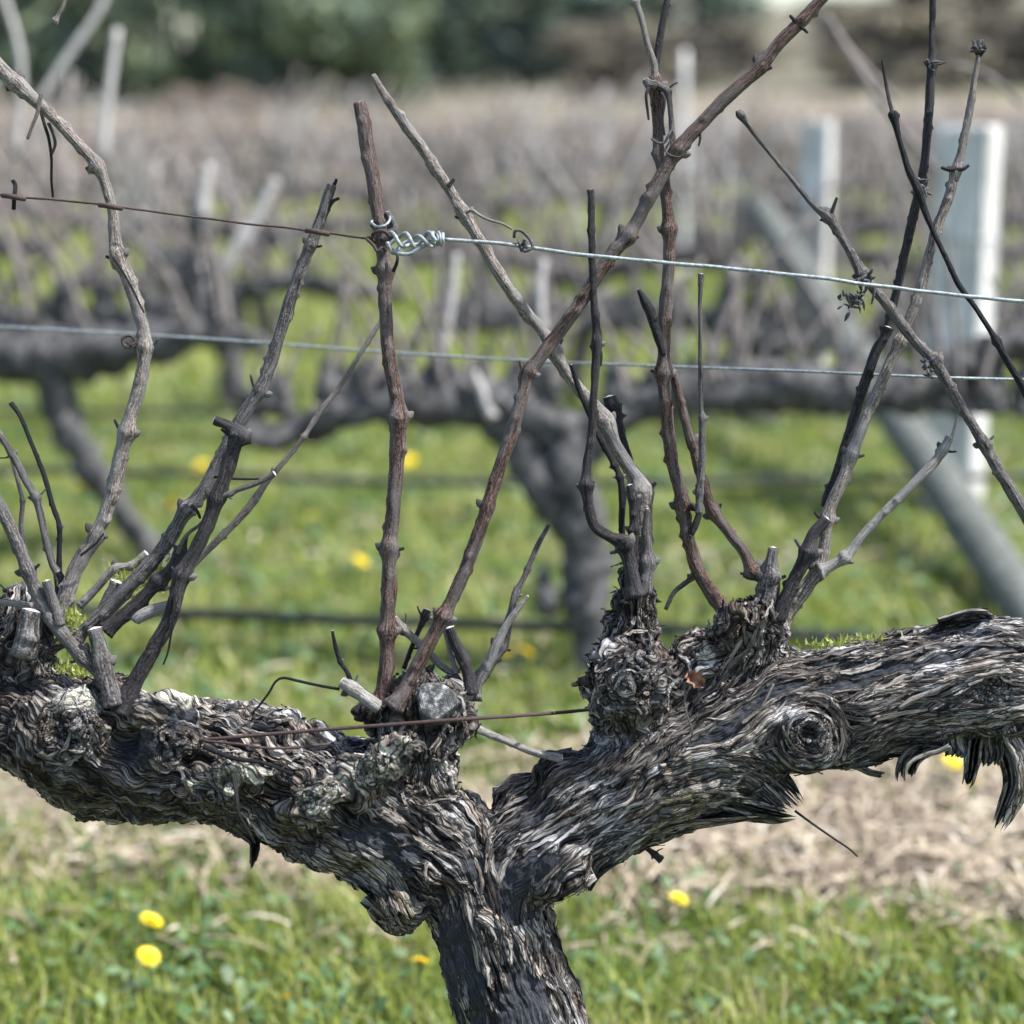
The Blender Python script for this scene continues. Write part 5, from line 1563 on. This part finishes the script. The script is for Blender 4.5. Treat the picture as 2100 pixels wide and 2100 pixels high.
# dry leaf caught in the bark
lv, lf = [], []
NL = 9
for i in range(NL):
    t = i / (NL - 1)
    wl = 15 * math.sin(math.pi * (0.08 + 0.90 * t)) ** 0.8 * (1 + 0.28 * math.sin(t * 19))
    for k in (-1, -0.5, 0, 0.5, 1):
        lv.append(at(1298 + t * 30 + k * wl * 0.8, 1270 + t * 24 + k * wl * -0.6 + 3 * math.sin(k * 4 + t * 6), -0.088 + 0.006 * math.cos(k * 2.6) + 0.004 * math.sin(t * 8)))
for i in range(NL - 1):
    for k in range(4):
        lf.append((i * 5 + k, i * 5 + k + 1, i * 5 + k + 6, i * 5 + k + 5))
leaf = mesh_obj('dry_leaf', lv, lf, M_leafdry, None, origin=lv[12])
tag(leaf, 'small curled reddish brown dry leaf caught in the bark', 'leaf')

# moss tufts on top of the arm and among the left spurs
def moss_tuft(pts, name, label, n, seed):
    r = np.random.default_rng(seed); V = []; F = []; T = []
    for _ in range(n):
        x, y, rx, ry, dd = pts[r.integers(len(pts))]
        p = at(x + r.normal(0, rx), y + r.normal(0, ry), dd + r.normal(0, 0.008))
        d = np.array([r.normal(0, 0.5), r.normal(0, 0.5), 1.0]); d /= np.linalg.norm(d)
        s = np.array([r.normal(), r.normal(), 0]); s /= np.linalg.norm(s)
        L = r.uniform(0.003, 0.008); w = r.uniform(0.0008, 0.002)
        k = len(V); V += [p - s * w, p + s * w, p + d * L]; F.append((k, k + 1, k + 2)); T += [r.uniform(0.4, 0.9)] * 3
    o = mesh_obj(name, V, F, M_grass, VINE, {'tint': T}); o['kind'] = 'stuff'
    return o


moss_tuft([(1590, 1218, 40, 6, 0.0), (1640, 1212, 30, 5, 0.0)], 'moss', '', 500, 5)
moss_tuft([(145, 1270, 22, 18, -0.02), (250, 1095, 26, 14, 0.02), (300, 1080, 20, 16, 0.02), (130, 1170, 12, 10, -0.02)], 'moss', '', 900, 6)


# ---------------------------------------------------------------- wires
def wire(name, pts, w, mat, label, group=None, ripple=0.0, kinks=()):
    C = catmull(np.array([[*at(p[0], p[1], p[2]), w * 0.5 * MM] for p in pts]), 14)
    C, s = resample(C, 0.004)
    if ripple:
        C[:, :3] += UP * (pnoise(np.stack([s * 30, s * 0, s * 0], 1), 3) * ripple)[:, None] + FWD * (pnoise(np.stack([s * 30, s * 0 + 5, s * 0], 1), 4) * ripple)[:, None]
    V, F, g = tube(C, 8, 0.06, 2, round_end=0.2)
    o = mesh_obj(name, V, F, mat, None, {'gc': g}, origin=C[len(C) // 2, :3])
    return tag(o, label, 'wire', group)


w1 = wire('trellis_wire', [(838, 452, -0.045), (900, 456, -0.045), (980, 464, -0.045), (1100, 481, -0.05), (1250, 495, -0.05), (1400, 509, -0.05), (1560, 526, -0.055), (1700, 545, -0.055),
                           (1932, 569, -0.06), (2300, 600, -0.06)], 7.2, M_galv, 'shiny galvanised wire running right from the twisted knot', ripple=0.0007)


def wire_part(pts, w, mat, name, par):
    C = catmull(np.array([[*at(p[0], p[1], p[2]), w * 0.5 * MM] for p in pts]), 8)
    V, F, g = tube(C, 8, 0.03, 2, round_end=0.3)
    return mesh_obj(name, V, F, mat, par, {'gc': g})


# the twisted knot: two strands braided plus wraps
for ph in (0.0, 2.1, 4.2):
    kk = []
    for i in range(19):
        t = i / 18
        a = t * math.pi * 2.6 + ph + 0.5 * math.sin(t * 9 + ph)
        amp = 17 * (1 - 0.45 * t) * (0.75 + 0.25 * math.sin(t * math.pi))
        kk.append((730 + t * 92, 457 - 4 * t + amp * (1.1 + 0.35 * math.sin(t * 7 + ph * 2)) * math.sin(a) + 2.5 * math.sin(t * 15 + ph), -0.05 - 0.0075 * math.cos(a)))
    wire_part(kk, 7.5, M_galv, 'twisted_strand', w1)
wr = [(812 + i * 1.05 + 2.0 * math.sin(i * 0.7), 451 + (11 + 2 * math.sin(i * 0.45)) * math.sin(i * 1.05), -0.045 - 0.006 * math.cos(i * 1.05)) for i in range(26)]
wire_part(wr, 6.5, M_galv, 'wrapped_coil', w1)
wire_part([(735, 468, -0.05), (752, 478, -0.055), (775, 478, -0.055), (790, 468, -0.055), (806, 458, -0.05)], 8, M_galv, 'twisted_strand', w1)
wire_part([(738, 450, -0.05), (724, 436, -0.056), (706, 440, -0.05), (702, 452, -0.03), (716, 462, -0.002), (735, 455, -0.005), (742, 446, -0.04)], 7, M_rust, 'wire_loop', w1)
wire_part([(700, 446, -0.05), (692, 450, -0.05), (704, 462, -0.055), (712, 474, -0.056), (720, 468, -0.055), (728, 472, -0.052)], 6, M_rust, 'wire_loop', w1)
wire_part([(700, 420, -0.036), (712, 428, -0.05), (728, 424, -0.05), (736, 412, -0.036), (728, 406, -0.002), (708, 412, 0.0), (700, 420, -0.036)], 5, M_galv, 'wire_loop', w1)
dead_cluster(985, 462, 22, 14, -0.052, 9, w1, 11)
wire_part([(970, 448, -0.05), (972, 436, -0.054), (984, 436, -0.054), (1000, 452, -0.054), (1004, 466, -0.055), (990, 474, -0.055), (982, 464, -0.05)], 6, M_dead, 'wire_loop', w1)

w2 = wire('trellis_wire', [(-300, 342, -0.03), (-20, 366, -0.035), (25, 371, -0.035), (118, 378, -0.035), (208, 388, -0.042), (310, 402, -0.03), (460, 421, -0.02), (600, 437, -0.022), (705, 452, -0.035)],
          4.2, M_rust, 'thin rusty wire running left from the twisted knot', ripple=0.0006)
for x, y in ((25, 371), (208, 389), (598, 437)):
    wire_part([(x - 20, y - 2, -0.045), (x - 8, y - 1, -0.05), (x + 8, y + 2, -0.05), (x + 22, y + 4, -0.045)], 10, M_rust, 'rust_lump', w2)
wire_part([(26, 394, -0.04), (27, 372, -0.048), (29, 350, -0.044), (24, 340, -0.044)], 8, M_cane['black'], 'tendril', w2)
w3 = wire('trellis_wire', [(-900, 590, 0.42), (-100, 612, 0.42), (400, 640, 0.40), (720, 664, 0.36), (1000, 681, 0.3), (1250, 691, 0.2), (1500, 700, 0.12), (1700, 709, 0.06), (1932, 716, 0.05), (2500, 724, 0.05)],
          5.5, M_galv, 'lower galvanised wire passing behind the canes, blurred at the left')
w4 = wire('trellis_wire', [(368, 1398, -0.045), (386, 1396, -0.068), (500, 1386, -0.078), (620, 1376, -0.082), (740, 1367, -0.085), (890, 1356, -0.086), (980, 1350, -0.05), (1060, 1344, 0.0), (1120, 1338, 0.05)],
          7, M_rust, 'rusty wire lying across the left arm below the sawn spur')
wire_part([(384, 1398, -0.075), (450, 1404, -0.085), (520, 1412, -0.085), (620, 1404, -0.07)], 5, M_rust, 'loose_end', w4)
